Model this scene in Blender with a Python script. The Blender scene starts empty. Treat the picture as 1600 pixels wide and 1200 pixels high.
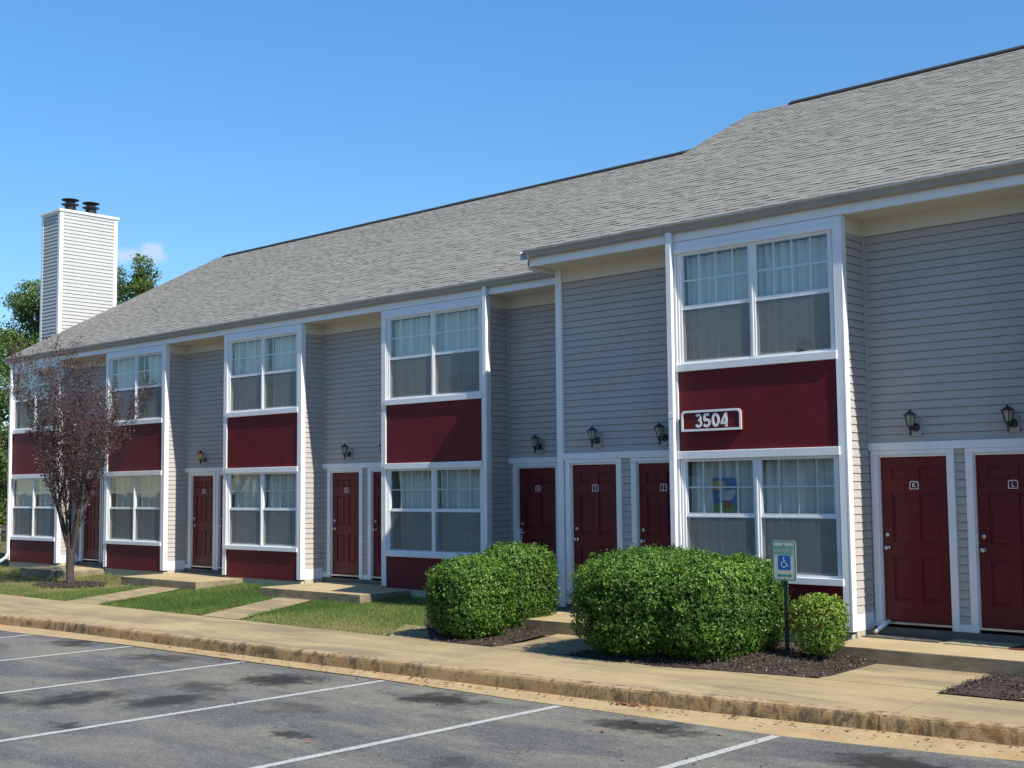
import bpy, math, random
import numpy as np
from mathutils import Vector, Matrix
R = math.radians
random.seed(7); rng = np.random.default_rng(11)
scene = bpy.context.scene
COL = scene.collection
world = bpy.data.worlds.new("World"); scene.world = world; world.use_nodes = True

# ------------------------------------------------------------------ materials
def nt(m):
    m.use_nodes = True
    t = m.node_tree; t.nodes.clear()
    return t
def N(t, typ, **kw):
    n = t.nodes.new(typ)
    for k, v in kw.items():
        if k in n.inputs.keys(): n.inputs[k].default_value = v
        else: setattr(n, k, v)
    return n
def L(t, a, b): t.links.new(a, b)
def ramp(t, fac, stops):
    r = N(t, 'ShaderNodeValToRGB'); L(t, fac, r.inputs[0])
    e = r.color_ramp.elements
    while len(e) < len(stops): e.new(0.5)
    for i, (p, c) in enumerate(stops):
        e[i].position = p; e[i].color = (c[0], c[1], c[2], 1)
    return r.outputs[0]
def noise(t, vec, scale, detail=4, rough=.55, dist=0):
    n = N(t, 'ShaderNodeTexNoise'); n.inputs['Scale'].default_value = scale
    n.inputs['Detail'].default_value = detail; n.inputs['Roughness'].default_value = rough
    n.inputs['Distortion'].default_value = dist
    if vec is not None: L(t, vec, n.inputs['Vector'])
    return n.outputs['Fac']
def mapping(t, scale=(1, 1, 1), loc=(0, 0, 0)):
    tc = N(t, 'ShaderNodeTexCoord'); mp = N(t, 'ShaderNodeMapping')
    mp.inputs['Scale'].default_value = scale; mp.inputs['Location'].default_value = loc
    L(t, tc.outputs['Object'], mp.inputs['Vector']); return mp.outputs[0]
def mixc(t, fac, a, b, mode='MIX'):
    m = N(t, 'ShaderNodeMix'); m.data_type = 'RGBA'; m.blend_type = mode
    for s, v in ((0, fac), (6, a), (7, b)):
        if isinstance(v, (int, float)): m.inputs[s].default_value = v
        elif isinstance(v, tuple): m.inputs[s].default_value = (v[0], v[1], v[2], 1)
        else: L(t, v, m.inputs[s])
    return m.outputs[2]
def math_(t, op, a, b=0.0, clamp=False):
    m = N(t, 'ShaderNodeMath'); m.operation = op; m.use_clamp = clamp
    for i, v in enumerate((a, b)):
        if isinstance(v, (int, float)): m.inputs[i].default_value = v
        else: L(t, v, m.inputs[i])
    return m.outputs[0]
def finish(t, color, rough=.6, bump=None, bstr=.2, bdist=.01, spec=.4, metal=0.0):
    p = N(t, 'ShaderNodeBsdfPrincipled'); o = N(t, 'ShaderNodeOutputMaterial')
    if isinstance(color, tuple): p.inputs['Base Color'].default_value = (*color, 1)
    else: L(t, color, p.inputs['Base Color'])
    if isinstance(rough, (int, float)): p.inputs['Roughness'].default_value = rough
    else: L(t, rough, p.inputs['Roughness'])
    p.inputs['Specular IOR Level'].default_value = spec
    p.inputs['Metallic'].default_value = metal
    if bump is not None:
        b = N(t, 'ShaderNodeBump'); b.inputs['Strength'].default_value = bstr; b.inputs['Distance'].default_value = bdist
        L(t, bump, b.inputs['Height']); L(t, b.outputs[0], p.inputs['Normal'])
    L(t, p.outputs[0], o.inputs[0]); return p
MAT = {}
def paint(name, col, rough=.5, var=.06, dirt=.0, scale=3.0, bump=.0, spec=.4, metal=0):
    m = bpy.data.materials.new(name); t = nt(m); v = mapping(t)
    n = noise(t, v, scale, 6, .6)
    dark = tuple(c * (1 - var) for c in col); lite = tuple(min(1, c * (1 + var)) for c in col)
    c = ramp(t, n, [(.3, dark), (.7, lite)])
    if dirt:
        v2 = mapping(t, (6, 6, .7)); n2 = noise(t, v2, 1.6, 5, .65)
        f = ramp(t, n2, [(.5, (0, 0, 0)), (.8, (1, 1, 1))])
        c = mixc(t, math_(t, 'MULTIPLY', f, dirt), c, tuple(k * .45 + .03 for k in col))
    fine = noise(t, v, 60, 3, .6)
    finish(t, c, rough, fine if bump else None, bump, .004, spec, metal)
    MAT[name] = m; return m
paint('white_trim', (.74, .74, .735), .42, .03, .22, 1.5)
paint('white_siding', (.43, .43, .42), .5, .03, .15, 1.2)
paint('grey_siding', (.405, .374, .350), .6, .04, .18, 1.0, 0, .25)
paint('cream_board', (.62, .585, .50), .6, .05, .15, 1.5)
paint('red_panel', (.122, .0105, .0155), .55, .16, .18, 2.2, .15, .2)
paint('red_door', (.112, .011, .014), .4, .14, .22, 2.0, .05, .25)
paint('gutter', (.30, .28, .235), .5, .08, .35, 2.0)
paint('foundation', (.46, .42, .30), .9, .14, .5, 3.0, .6)
paint('threshold', (.14, .12, .10), .8, .2, .4, 6.0, .4)
paint('aluminium', (.5, .5, .5), .35, .05, 0, 5, 0, .5, .8)
paint('nickel', (.55, .53, .5), .25, .03, 0, 5, 0, .5, 1)
paint('black_metal', (.018, .019, .02), .5, .2, 0, 20, .3)
paint('lamp_bronze', (.03, .032, .035), .45, .25, 0, 30, .3)
paint('lamp_glass', (.30, .29, .26), .3, .12, 0, 20)
paint('lamp_glass_sunlit', (.75, .42, .16), .25, .12, 0, 20)  # bright amber paints sunlight into the colour of one lantern's glass
paint('mount_block', (.33, .31, .30), .5, .04)
paint('post_green', (.02, .035, .03), .5, .15)
paint('sign_white', (.50, .49, .44), .45, .05, .15, 6)
paint('sign_green', (.045, .26, .17), .45, .08, 0, 8)
paint('sign_blue', (.015, .10, .36), .45, .06, 0, 8)
paint('sign_symbol', (.62, .65, .68), .45, .03)
paint('rust_bolt', (.11, .05, .03), .6, .2)
paint('number_white', (.78, .77, .74), .45, .03)
paint('room_wall', (.22, .22, .20), .9, .05)
paint('mat_dark', (.07, .068, .06), .95, .35, .3, 18, .6)
paint('mat_red', (.12, .02, .02), .95, .2, .2, 12, .6)
paint('mat_tan', (.30, .27, .17), .95, .15, .2, 12, .6)
paint('bark', (.075, .056, .048), .9, .3, .5, 14, .8)
paint('bark_plum', (.060, .047, .042), .9, .3, .5, 14, .8)
paint('bark_far', (.08, .065, .05), .9, .3, .3, 4, .5)
paint('poster_blue', (.045, .15, .36), .6, .12, 0, 12)
paint('poster_yellow', (.55, .36, .06), .6, .12, 0, 12)
paint('poster_green', (.13, .25, .07), .6, .2, 0, 20)
paint('poster_white', (.42, .46, .50), .6, .05, 0, 12)
paint('poster_red', (.36, .03, .03), .6, .05, 0, 12)
paint('lamp_shade_dark', (.10, .09, .085), .8, .1)
paint('pipe_rust', (.16, .07, .045), .7, .3)
paint('fence_wood', (.24, .16, .10), .85, .2, .3, 6)
paint('ridge_cap', (.02, .02, .021), .9, .2, 0, 9, .4)

def stone(name, stops, scale, bump=.4, rough=.9, grain=90, extra=None, bdist=.006):
    m = bpy.data.materials.new(name); t = nt(m); v = mapping(t)
    c = ramp(t, noise(t, v, scale, 7, .62, .3), stops)
    g = noise(t, v, grain, 3, .7)
    c = mixc(t, .55, c, ramp(t, g, [(.3, (.35, .35, .35)), (.7, (.65, .65, .65))]), 'OVERLAY')
    if extra: c = extra(t, v, c)
    finish(t, c, rough, g, bump, bdist, .25)
    MAT[name] = m; return m
def walk_extra(t, v, c):
    # long worn streaks and grey smudges, plus control joints cut across the walk
    v2 = mapping(t, (.35, 1.6, 1)); n = noise(t, v2, 1.3, 6, .6, .6)
    c = mixc(t, ramp(t, n, [(.44, (0, 0, 0)), (.62, (.85, .85, .85))]), c, (.205, .168, .110))
    n3 = noise(t, v, 7, 5, .7)
    c = mixc(t, ramp(t, n3, [(.60, (0, 0, 0)), (.8, (.35, .35, .35))]), c, (.42, .36, .25))
    n4 = noise(t, v, 38, 2, .5)
    c = mixc(t, ramp(t, n4, [(.70, (0, 0, 0)), (.76, (.6, .6, .6))]), c, (.10, .08, .055))
    sx = N(t, 'ShaderNodeSeparateXYZ'); L(t, v, sx.inputs[0])
    wob = math_(t, 'MULTIPLY', noise(t, v, 3, 3), .03)
    x = math_(t, 'ADD', sx.outputs[0], wob)
    fr = math_(t, 'FRACT', math_(t, 'MULTIPLY', math_(t, 'ADD', x, 100.35), 1 / 1.9))
    j = math_(t, 'LESS_THAN', fr, .0062)
    return mixc(t, math_(t, 'MULTIPLY', j, .6), c, (.10, .085, .06))
stone('sidewalk', [(.3, (.29, .226, .125)), (.5, (.35, .272, .150)), (.72, (.40, .315, .18))], .9, .25, .92, 120, walk_extra)
def kerb_extra(t, v, c):
    v2 = mapping(t, (5.5, 5.5, 5)); n = noise(t, v2, 1.1, 7, .75)
    c = mixc(t, ramp(t, n, [(.50, (0, 0, 0)), (.58, (.85, .85, .85))]), c, (.10, .078, .05))
    v3 = mapping(t, (1.3, 1.3, 5)); n = noise(t, v3, 2.1, 5, .6)
    c = mixc(t, ramp(t, n, [(.5, (0, 0, 0)), (.7, (.6, .6, .6))]), c, (.34, .20, .07))
    g = N(t, 'ShaderNodeNewGeometry'); sn = N(t, 'ShaderNodeSeparateXYZ'); L(t, g.outputs['Normal'], sn.inputs[0])
    side = math_(t, 'LESS_THAN', math_(t, 'ABSOLUTE', sn.outputs[2]), .6)
    face = mixc(t, 1.0, c, (.93, .86, .72), 'MULTIPLY')
    st = noise(t, mapping(t, (9, 9, 4)), 1.3, 8, .8, .6)
    big = noise(t, mapping(t, (.5, .5, .5)), 1.0, 3, .5)
    fac = math_(t, 'MULTIPLY', ramp(t, st, [(.46, (0, 0, 0)), (.56, (1, 1, 1))]), ramp(t, big, [(.48, (.06, .06, .06)), (.64, (.75, .75, .75))]))
    face = mixc(t, fac, face, (.055, .048, .034))
    return mixc(t, side, c, face)
stone('kerb', [(.3, (.29, .21, .125)), (.6, (.37, .275, .17)), (.8, (.41, .31, .205))], 2.5, .3, .92, 70, kerb_extra, .01)
def pan_extra(t, v, c):
    n = noise(t, mapping(t, (.8, 2.5, 1)), 2.3, 6, .65, .5)
    c = mixc(t, ramp(t, n, [(.5, (0, 0, 0)), (.75, (.7, .7, .7))]), c, (.40, .22, .075))
    n = noise(t, v, 14, 5, .7)
    return mixc(t, ramp(t, n, [(.58, (0, 0, 0)), (.75, (.6, .6, .6))]), c, (.17, .12, .07))
stone('gutter_pan', [(.3, (.30, .22, .12)), (.6, (.40, .30, .165)), (.8, (.42, .34, .21))], 2.0, .4, .92, 90, pan_extra)
def slab_extra(t, v, c):
    # shade tone of the vertical faces painted in as darker mottled brown; top lighter
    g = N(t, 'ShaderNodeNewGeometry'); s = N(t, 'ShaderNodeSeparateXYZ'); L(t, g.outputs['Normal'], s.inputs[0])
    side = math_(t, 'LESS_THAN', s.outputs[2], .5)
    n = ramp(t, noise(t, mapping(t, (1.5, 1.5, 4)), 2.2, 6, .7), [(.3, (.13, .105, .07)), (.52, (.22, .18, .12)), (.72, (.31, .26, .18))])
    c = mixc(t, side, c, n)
    n3 = noise(t, v, 6, 5, .7)
    return mixc(t, ramp(t, n3, [(.58, (0, 0, 0)), (.8, (.4, .4, .4))]), c, (.19, .15, .10))
stone('porch', [(.3, (.35, .265, .145)), (.6, (.42, .33, .19)), (.8, (.45, .37, .23))], 1.6, .5, .92, 80, slab_extra)
def asph_extra(t, v, c):
    n = noise(t, mapping(t, (.55, 1.1, 1)), .9, 6, .6, .5)
    c = mixc(t, ramp(t, n, [(.42, (0, 0, 0)), (.62, (.9, .9, .9))]), c, (.172, .168, .134))
    n = noise(t, mapping(t, (.5, 1.3, 1), (7, 3, 0)), 1.1, 5, .6, .5)
    c = mixc(t, ramp(t, n, [(.46, (0, 0, 0)), (.62, (.85, .85, .85))]), c, (.082, .082, .088))
    sp = noise(t, v, 42, 5, .8)
    c = mixc(t, .75, c, ramp(t, sp, [(.34, (.22, .22, .22)), (.5, (.5, .5, .5)), (.66, (.80, .80, .78))]), 'OVERLAY')
    sp = noise(t, mapping(t, (1, 1, 1), (3, 1, 0)), 95, 2, .5)
    c = mixc(t, ramp(t, sp, [(.61, (0, 0, 0)), (.68, (.8, .8, .8))]), c, (.36, .35, .30))
    sp = noise(t, v, 12, 4, .65)
    c = mixc(t, .35, c, ramp(t, sp, [(.35, (.35, .35, .36)), (.65, (.64, .64, .62))]), 'OVERLAY')
    # oil stains left by parked cars: distorted ellipses on the ground
    wv = N(t, 'ShaderNodeTexNoise'); wv.inputs['Scale'].default_value = 3.4; wv.inputs['Detail'].default_value = 6
    wv.inputs['Roughness'].default_value = .7
    L(t, v, wv.inputs['Vector'])
    off = N(t, 'ShaderNodeVectorMath'); off.operation = 'SUBTRACT'; L(t, wv.outputs['Color'], off.inputs[0]); off.inputs[1].default_value = (.5, .5, .5)
    sc = N(t, 'ShaderNodeVectorMath'); sc.operation = 'SCALE'; L(t, off.outputs[0], sc.inputs[0]); sc.inputs['Scale'].default_value = 1.25
    vv = N(t, 'ShaderNodeVectorMath'); vv.operation = 'ADD'; L(t, v, vv.inputs[0]); L(t, sc.outputs[0], vv.inputs[1])
    tot = None
    for (x, y, rx, ry, k) in STAINS:
        s = N(t, 'ShaderNodeVectorMath'); s.operation = 'SUBTRACT'; L(t, vv.outputs[0], s.inputs[0]); s.inputs[1].default_value = (x, y, 0)
        m = N(t, 'ShaderNodeVectorMath'); m.operation = 'MULTIPLY'; L(t, s.outputs[0], m.inputs[0]); m.inputs[1].default_value = (1 / rx, 1 / ry, 0)
        ln = N(t, 'ShaderNodeVectorMath'); ln.operation = 'LENGTH'; L(t, m.outputs[0], ln.inputs[0])
        f = N(t, 'ShaderNodeMapRange'); f.interpolation_type = 'SMOOTHSTEP'
        f.inputs['From Min'].default_value = 1.15; f.inputs['From Max'].default_value = .35
        f.inputs['To Min'].default_value = 0; f.inputs['To Max'].default_value = k
        L(t, ln.outputs['Value'], f.inputs['Value'])
        tot = f.outputs[0] if tot is None else math_(t, 'MAXIMUM', tot, f.outputs[0])
    return mixc(t, tot, c, (.028, .027, .025))
STAINS = [(-17.75, -6.25, .60, .34, .85), (-15.3, -6.35, .75, .36, .8), (-13.0, -8.8, .50, .75, .95), (-12.1, -8.2, .45, .62, .92),
          (-12.35, -6.5, .62, .52, 1.0), (-9.85, -6.25, .62, .38, 1.0), (-7.25, -6.15, .75, .36, .98), (-4.7, -6.1, .75, .36, 1.0),
          (-22.5, -7.0, .8, .5, .8), (-13.8, -9.5, .7, .6, .8), (-9.6, -8.5, .35, .16, .9), (-11.5, -9.6, .35, .16, .8),
          (-16.4, -9.0, .8, .45, .6), (-7.5, -8.4, .4, .25, .6), (-12.6, -7.4, .6, .35, .7), (-10.6, -7.6, .5, .4, .45), (-14.6, -7.6, .6, .5, .5)]
stone('asphalt', [(.3, (.108, .104, .096)), (.55, (.137, .132, .121)), (.75, (.162, .156, .140))], 1.4, .6, .85, 130, asph_extra, .008)
m = bpy.data.materials.new('road_paint'); t = nt(m); v = mapping(t)
c = ramp(t, noise(t, v, 45, 5, .75), [(.36, (.14, .14, .135)), (.47, (.38, .38, .36)), (.7, (.50, .50, .47))])
finish(t, c, .8, noise(t, v, 110, 2), .4, .004, .3); MAT['road_paint'] = m
stone('soil', [(.3, (.16, .115, .065)), (.6, (.24, .18, .10)), (.8, (.30, .23, .14))], 3, .7, .95, 60)
def lawn_extra(t, v, c):
    n = noise(t, mapping(t, (1, 1, 1)), .8, 5, .6)
    return mixc(t, ramp(t, n, [(.45, (0, 0, 0)), (.62, (.8, .8, .8))]), c, (.21, .155, .075))
stone('lawn', [(.3, (.055, .06, .02)), (.6, (.085, .09, .03)), (.8, (.14, .12, .05))], 3, .7, .95, 50, lawn_extra)
stone('mulch_bed', [(.3, (.035, .026, .022)), (.6, (.06, .044, .036)), (.8, (.085, .065, .05))], 12, .8, .95, 60)

def tone_mat(name, stops, rough=.8, trans=0.0, spec=.3, attr='tone'):
    m = bpy.data.materials.new(name); t = nt(m)
    a = N(t, 'ShaderNodeAttribute'); a.attribute_name = attr
    c = ramp(t, a.outputs['Fac'], stops)
    p = finish(t, c, rough, None, spec=spec)
    if trans:
        tr = N(t, 'ShaderNodeBsdfTranslucent'); mx = N(t, 'ShaderNodeMixShader'); mx.inputs[0].default_value = trans
        c2 = mixc(t, .5, c, (.35, .55, .05), 'MIX') if trans > .2 else c
        L(t, c2, tr.inputs[0])
        o = [n for n in t.nodes if n.type == 'OUTPUT_MATERIAL'][0]
        L(t, p.outputs[0], mx.inputs[1]); L(t, tr.outputs[0], mx.inputs[2]); L(t, mx.outputs[0], o.inputs[0])
    MAT[name] = m; return m
tone_mat('hedge_leaf', [(0, (.022, .052, .009)), (.45, (.055, .122, .015)), (.8, (.118, .225, .026)), (1, (.22, .34, .05))], .45, .10, .30)
tone_mat('hedge_inner', [(0, (.008, .016, .005)), (1, (.03, .055, .012))], .7, .1, .1)  # darker leaf colour paints the shade inside the shrub's gaps
tone_mat('shrub_leaf', [(0, (.06, .11, .016)), (.5, (.13, .21, .03)), (1, (.26, .33, .06))], .55, .22, .22)
tone_mat('plum_leaf', [(0, (.040, .020, .022)), (.6, (.088, .046, .048)), (.9, (.14, .078, .074)), (1, (.22, .15, .12))], .5, .15, .35)
tone_mat('tree_leaf', [(0, (.035, .060, .014)), (.5, (.075, .120, .028)), (.85, (.13, .17, .045)), (1, (.18, .19, .06))], .55, .22, .3)
tone_mat('grass_blade', [(0, (.035, .075, .016)), (.4, (.085, .150, .032)), (.7, (.17, .21, .055)), (1, (.34, .28, .13))], .6, .25, .25)
tone_mat('mulch_chip', [(0, (.022, .017, .014)), (.4, (.06, .046, .036)), (.75, (.12, .092, .07)), (1, (.32, .25, .18))], .9)
tone_mat('dead_leaf', [(0, (.13, .045, .02)), (.6, (.25, .09, .035)), (1, (.36, .18, .08))], .8)
# shingles
m = bpy.data.materials.new('shingle'); t = nt(m); v = mapping(t)
a = N(t, 'ShaderNodeAttribute'); a.attribute_name = 'tone'
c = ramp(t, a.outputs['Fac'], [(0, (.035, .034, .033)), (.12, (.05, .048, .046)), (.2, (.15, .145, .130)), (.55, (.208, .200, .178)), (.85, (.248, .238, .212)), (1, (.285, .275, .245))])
c = mixc(t, .5, c, ramp(t, noise(t, v, 1.1, 6, .6), [(.3, (.42, .42, .42)), (.7, (.58, .58, .57))]), 'OVERLAY')
c = mixc(t, .6, c, ramp(t, noise(t, v, 120, 2, .6), [(.3, (.38, .38, .38)), (.7, (.62, .62, .62))]), 'OVERLAY')
finish(t, c, .9, noise(t, v, 150, 2), .4, .003, .2); MAT['shingle'] = m
# glass
def glass(name, ior, tint):
    m = bpy.data.materials.new(name); t = nt(m)
    ge = N(t, 'ShaderNodeNewGeometry'); dt = N(t, 'ShaderNodeVectorMath'); dt.operation = 'DOT_PRODUCT'
    L(t, ge.outputs['Incoming'], dt.inputs[0]); L(t, ge.outputs['Normal'], dt.inputs[1])
    k5 = math_(t, 'POWER', math_(t, 'SUBTRACT', 1.0, math_(t, 'ABSOLUTE', dt.outputs['Value'])), 5.0)
    fr_ = math_(t, 'ADD', math_(t, 'MULTIPLY', k5, 1 - ior), ior)
    tr = N(t, 'ShaderNodeBsdfTransparent'); tr.inputs[0].default_value = (*tint, 1)
    g = N(t, 'ShaderNodeBsdfGlossy'); g.inputs['Roughness'].default_value = .015
    b = N(t, 'ShaderNodeBump'); b.inputs['Strength'].default_value = .12; b.inputs['Distance'].default_value = .02
    L(t, noise(t, mapping(t), 1.8, 1, .4), b.inputs['Height']); L(t, b.outputs[0], g.inputs['Normal'])
    mx = N(t, 'ShaderNodeMixShader'); o = N(t, 'ShaderNodeOutputMaterial')
    L(t, fr_, mx.inputs[0]); L(t, tr.outputs[0], mx.inputs[1]); L(t, g.outputs[0], mx.inputs[2]); L(t, mx.outputs[0], o.inputs[0])
    MAT[name] = m
glass('pane_glass', .13, (.90, .94, .92))
m = bpy.data.materials.new('screen_mesh'); t = nt(m)
tr = N(t, 'ShaderNodeBsdfTransparent'); d = N(t, 'ShaderNodeBsdfDiffuse'); d.inputs[0].default_value = (.20, .205, .195, 1)
mx = N(t, 'ShaderNodeMixShader'); mx.inputs[0].default_value = .56; o = N(t, 'ShaderNodeOutputMaterial')
L(t, tr.outputs[0], mx.inputs[1]); L(t, d.outputs[0], mx.inputs[2]); L(t, mx.outputs[0], o.inputs[0]); MAT['screen_mesh'] = m
m = bpy.data.materials.new('curtain'); t = nt(m)
d = N(t, 'ShaderNodeBsdfDiffuse'); d.inputs[0].default_value = (.70, .72, .68, 1)
tr = N(t, 'ShaderNodeBsdfTransparent'); mx = N(t, 'ShaderNodeMixShader'); mx.inputs[0].default_value = .12
o = N(t, 'ShaderNodeOutputMaterial'); L(t, d.outputs[0], mx.inputs[1]); L(t, tr.outputs[0], mx.inputs[2]); L(t, mx.outputs[0], o.inputs[0]); MAT['curtain'] = m

# ------------------------------------------------------------------ object helpers
def tag(o, label=None, cat=None, group=None, kind=None):
    if label: o['label'] = label
    if cat: o['category'] = cat
    if group: o['group'] = group
    if kind: o['kind'] = kind
    return o
def empty(name, loc, label, cat, group=None):
    o = bpy.data.objects.new(name, None); COL.objects.link(o); o.location = loc; o.empty_display_size = .2
    o['wloc'] = list(loc)
    return tag(o, label, cat, group)
def wloc(p):
    while p is not None:
        if 'wloc' in p.keys(): return Vector(p['wloc'])
        p = p.parent
    return Vector((0, 0, 0))
class MB:
    def __init__(s): s.v = []; s.f = []; s.m = []; s.t = []
    def face(s, pts, m=0, tone=.5):
        i = len(s.v); s.v += [tuple(p) for p in pts]; s.f.append(tuple(range(i, i + len(pts)))); s.m.append(m); s.t.append(tone)
    def box(s, x0, x1, y0, y1, z0, z1, m=0, tone=.5, rot=None):
        P = [Vector((x, y, z)) for z in (z0, z1) for y in (y0, y1) for x in (x0, x1)]
        if rot: P = [rot @ p for p in P]
        for q in ((0, 2, 3, 1), (4, 5, 7, 6), (0, 1, 5, 4), (2, 6, 7, 3), (0, 4, 6, 2), (1, 3, 7, 5)):
            s.face([P[k] for k in q], m, tone)
    def lathe(s, prof, c, n=12, m=0, axis=None, cap=True, ph=0):
        rings = []
        for (r, z) in prof:
            ring = []
            for k in range(n):
                a = ph + 2 * math.pi * k / n; p = Vector((r * math.cos(a), r * math.sin(a), z))
                if axis: p = axis @ p
                ring.append(p + Vector(c))
            rings.append(ring)
        i = len(s.v)
        for rg in rings: s.v += [tuple(p) for p in rg]
        for a in range(len(rings) - 1):
            for k in range(n):
                k2 = (k + 1) % n
                s.f.append((i + a * n + k, i + a * n + k2, i + (a + 1) * n + k2, i + (a + 1) * n + k)); s.m.append(m); s.t.append(.5)
        if cap:
            s.f.append(tuple(i + k for k in reversed(range(n)))); s.m.append(m); s.t.append(.5)
            s.f.append(tuple(i + (len(rings) - 1) * n + k for k in range(n))); s.m.append(m); s.t.append(.5)
    def tube(s, pts, rads, n=6, m=0):
        pts = [Vector(p) for p in pts]; i0 = len(s.v); prev = None
        for a, p in enumerate(pts):
            d = (pts[min(a + 1, len(pts) - 1)] - pts[max(a - 1, 0)])
            if d.length < 1e-9: d = Vector((0, 0, 1))
            d.normalize()
            u = d.cross(Vector((0, 0, 1))) if abs(d.z) < .95 else d.cross(Vector((1, 0, 0)))
            if prev is not None:
                u = prev - d * prev.dot(d)
            u.normalize(); prev = u; w = d.cross(u)
            for k in range(n):
                g = 2 * math.pi * k / n
                s.v.append(tuple(p + (u * math.cos(g) + w * math.sin(g)) * rads[a]))
        for a in range(len(pts) - 1):
            for k in range(n):
                k2 = (k + 1) % n
                s.f.append((i0 + a * n + k, i0 + a * n + k2, i0 + (a + 1) * n + k2, i0 + (a + 1) * n + k)); s.m.append(m); s.t.append(.5)
        s.f.append(tuple(i0 + k for k in reversed(range(n)))); s.m.append(m); s.t.append(.5)
        s.f.append(tuple(i0 + (len(pts) - 1) * n + k for k in range(n))); s.m.append(m); s.t.append(.5)
    def prism(s, poly, y0, y1, m=0):
        """poly in (x, z), extruded along y (front face at y0)"""
        n = len(poly)
        s.face([(x, y0, z) for x, z in poly], m); s.face([(x, y1, z) for x, z in reversed(poly)], m)
        for k in range(n):
            a, b = poly[k], poly[(k + 1) % n]
            s.face([(a[0], y0, a[1]), (a[0], y1, a[1]), (b[0], y1, b[1]), (b[0], y0, b[1])], m)
    def prism_z(s, poly, z0, z1, m=0):
        n = len(poly)
        s.face([(x, y, z1) for x, y in poly], m); s.face([(x, y, z0) for x, y in reversed(poly)], m)
        for k in range(n):
            a, b = poly[k], poly[(k + 1) % n]
            s.face([(a[0], a[1], z0), (b[0], b[1], z0), (b[0], b[1], z1), (a[0], a[1], z1)], m)
    def build(s, name, mats, parent=None, smooth=False, bevel=0, fix=False):
        me = bpy.data.meshes.new(name); off = wloc(parent)
        me.from_pydata([tuple(Vector(p) - off) for p in s.v], [], s.f)
        mats = mats if isinstance(mats, (list, tuple)) else [mats]
        for q in mats: me.materials.append(MAT[q])
        me.polygons.foreach_set('material_index', s.m)
        at = me.attributes.new('tone', 'FLOAT', 'FACE'); at.data.foreach_set('value', s.t)
        if smooth: me.polygons.foreach_set('use_smooth', [True] * len(s.f))
        o = bpy.data.objects.new(name, me); COL.objects.link(o); o.parent = parent
        if bevel:
            b = o.modifiers.new('bevel', 'BEVEL'); b.width = bevel; b.segments = 2; b.limit_method = 'ANGLE'
            w = o.modifiers.new('weld', 'WELD'); w.merge_threshold = 1e-5
            # weld must precede the bevel
            o.modifiers.move(1, 0) if hasattr(o.modifiers, 'move') else None
        return o
def mesh_np(name, verts, faces, tone, mat, parent=None, smooth=False):
    """verts (n,3), faces (m,k) numpy"""
    me = bpy.data.meshes.new(name); off = np.array(wloc(parent))
    k = faces.shape[1]
    me.vertices.add(len(verts)); me.vertices.foreach_set('co', (verts - off).astype(np.float32).ravel())
    me.loops.add(faces.size); me.loops.foreach_set('vertex_index', faces.astype(np.int32).ravel())
    me.polygons.add(len(faces)); me.polygons.foreach_set('loop_start', np.arange(0, faces.size, k, dtype=np.int32))
    me.polygons.foreach_set('loop_total', np.full(len(faces), k, dtype=np.int32))
    at = me.attributes.new('tone', 'FLOAT', 'FACE'); at.data.foreach_set('value', tone.astype(np.float32))
    if smooth: me.polygons.foreach_set('use_smooth', np.ones(len(faces), dtype=bool))
    me.materials.append(MAT[mat]); me.update(calc_edges=True)
    o = bpy.data.objects.new(name, me); COL.objects.link(o); o.parent = parent
    return o
def text_mesh(s, txt, size, origin, mat_i, depth=.004, bold=.0, rotz=0, align='CENTER', sx=1.0):
    """adds standing lettering facing -Y, centred at origin, to MB s"""
    cu = bpy.data.curves.new('t', 'FONT'); cu.body = txt; cu.size = size; cu.align_x = align; cu.align_y = 'CENTER'
    cu.extrude = depth / 2; cu.offset = bold; cu.resolution_u = 4; cu.space_character = 1.08
    o = bpy.data.objects.new('t', cu); COL.objects.link(o)
    dg = bpy.context.evaluated_depsgraph_get(); me = bpy.data.meshes.new_from_object(o.evaluated_get(dg))
    i = len(s.v)
    for v in me.vertices: s.v.append((origin[0] + v.co.x * sx, origin[1] - v.co.z, origin[2] + v.co.y))
    for p in me.polygons: s.f.append(tuple(i + k for k in p.vertices)); s.m.append(mat_i); s.t.append(.5)
    bpy.data.objects.remove(o); bpy.data.meshes.remove(me); bpy.data.curves.remove(cu)
def rrect(x0, x1, z0, z1, r, only_top=False, n=5):
    P = []
    for (cx, cz, a0, rr) in ((x1 - r, z1 - r, 0, 1), (x0 + r, z1 - r, 90, 1), (x0 + r, z0 + r, 180, 0), (x1 - r, z0 + r, 270, 0)):
        if only_top and not rr:
            P.append((x0 if a0 == 180 else x1, z0)); continue
        for k in range(n + 1):
            a = R(a0 + 90 * k / n); P.append((cx + r * math.cos(a), cz + r * math.sin(a)))
    return P
def ring_prism(s, outer, inner, y0, y1, m):
    n = len(outer)
    for k in range(n):
        k2 = (k + 1) % n
        a, b, c, d = outer[k], outer[k2], inner[k2], inner[k]
        s.face([(a[0], y0, a[1]), (d[0], y0, d[1]), (c[0], y0, c[1]), (b[0], y0, b[1])], m)
        s.face([(a[0], y0, a[1]), (b[0], y0, b[1]), (b[0], y1, b[1]), (a[0], y1, a[1])], m)
        s.face([(d[0], y0, d[1]), (d[0], y1, d[1]), (c[0], y1, c[1]), (c[0], y0, c[1])], m)

# ------------------------------------------------------------------ the building
YA, YB, REC = 0.0, -1.55, .57
H = .1016
bld = empty('apartment_building', (-18, 0, -.25), 'long two storey apartment building with grey siding, dark red panels and grey shingle roof', 'building')

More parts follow.
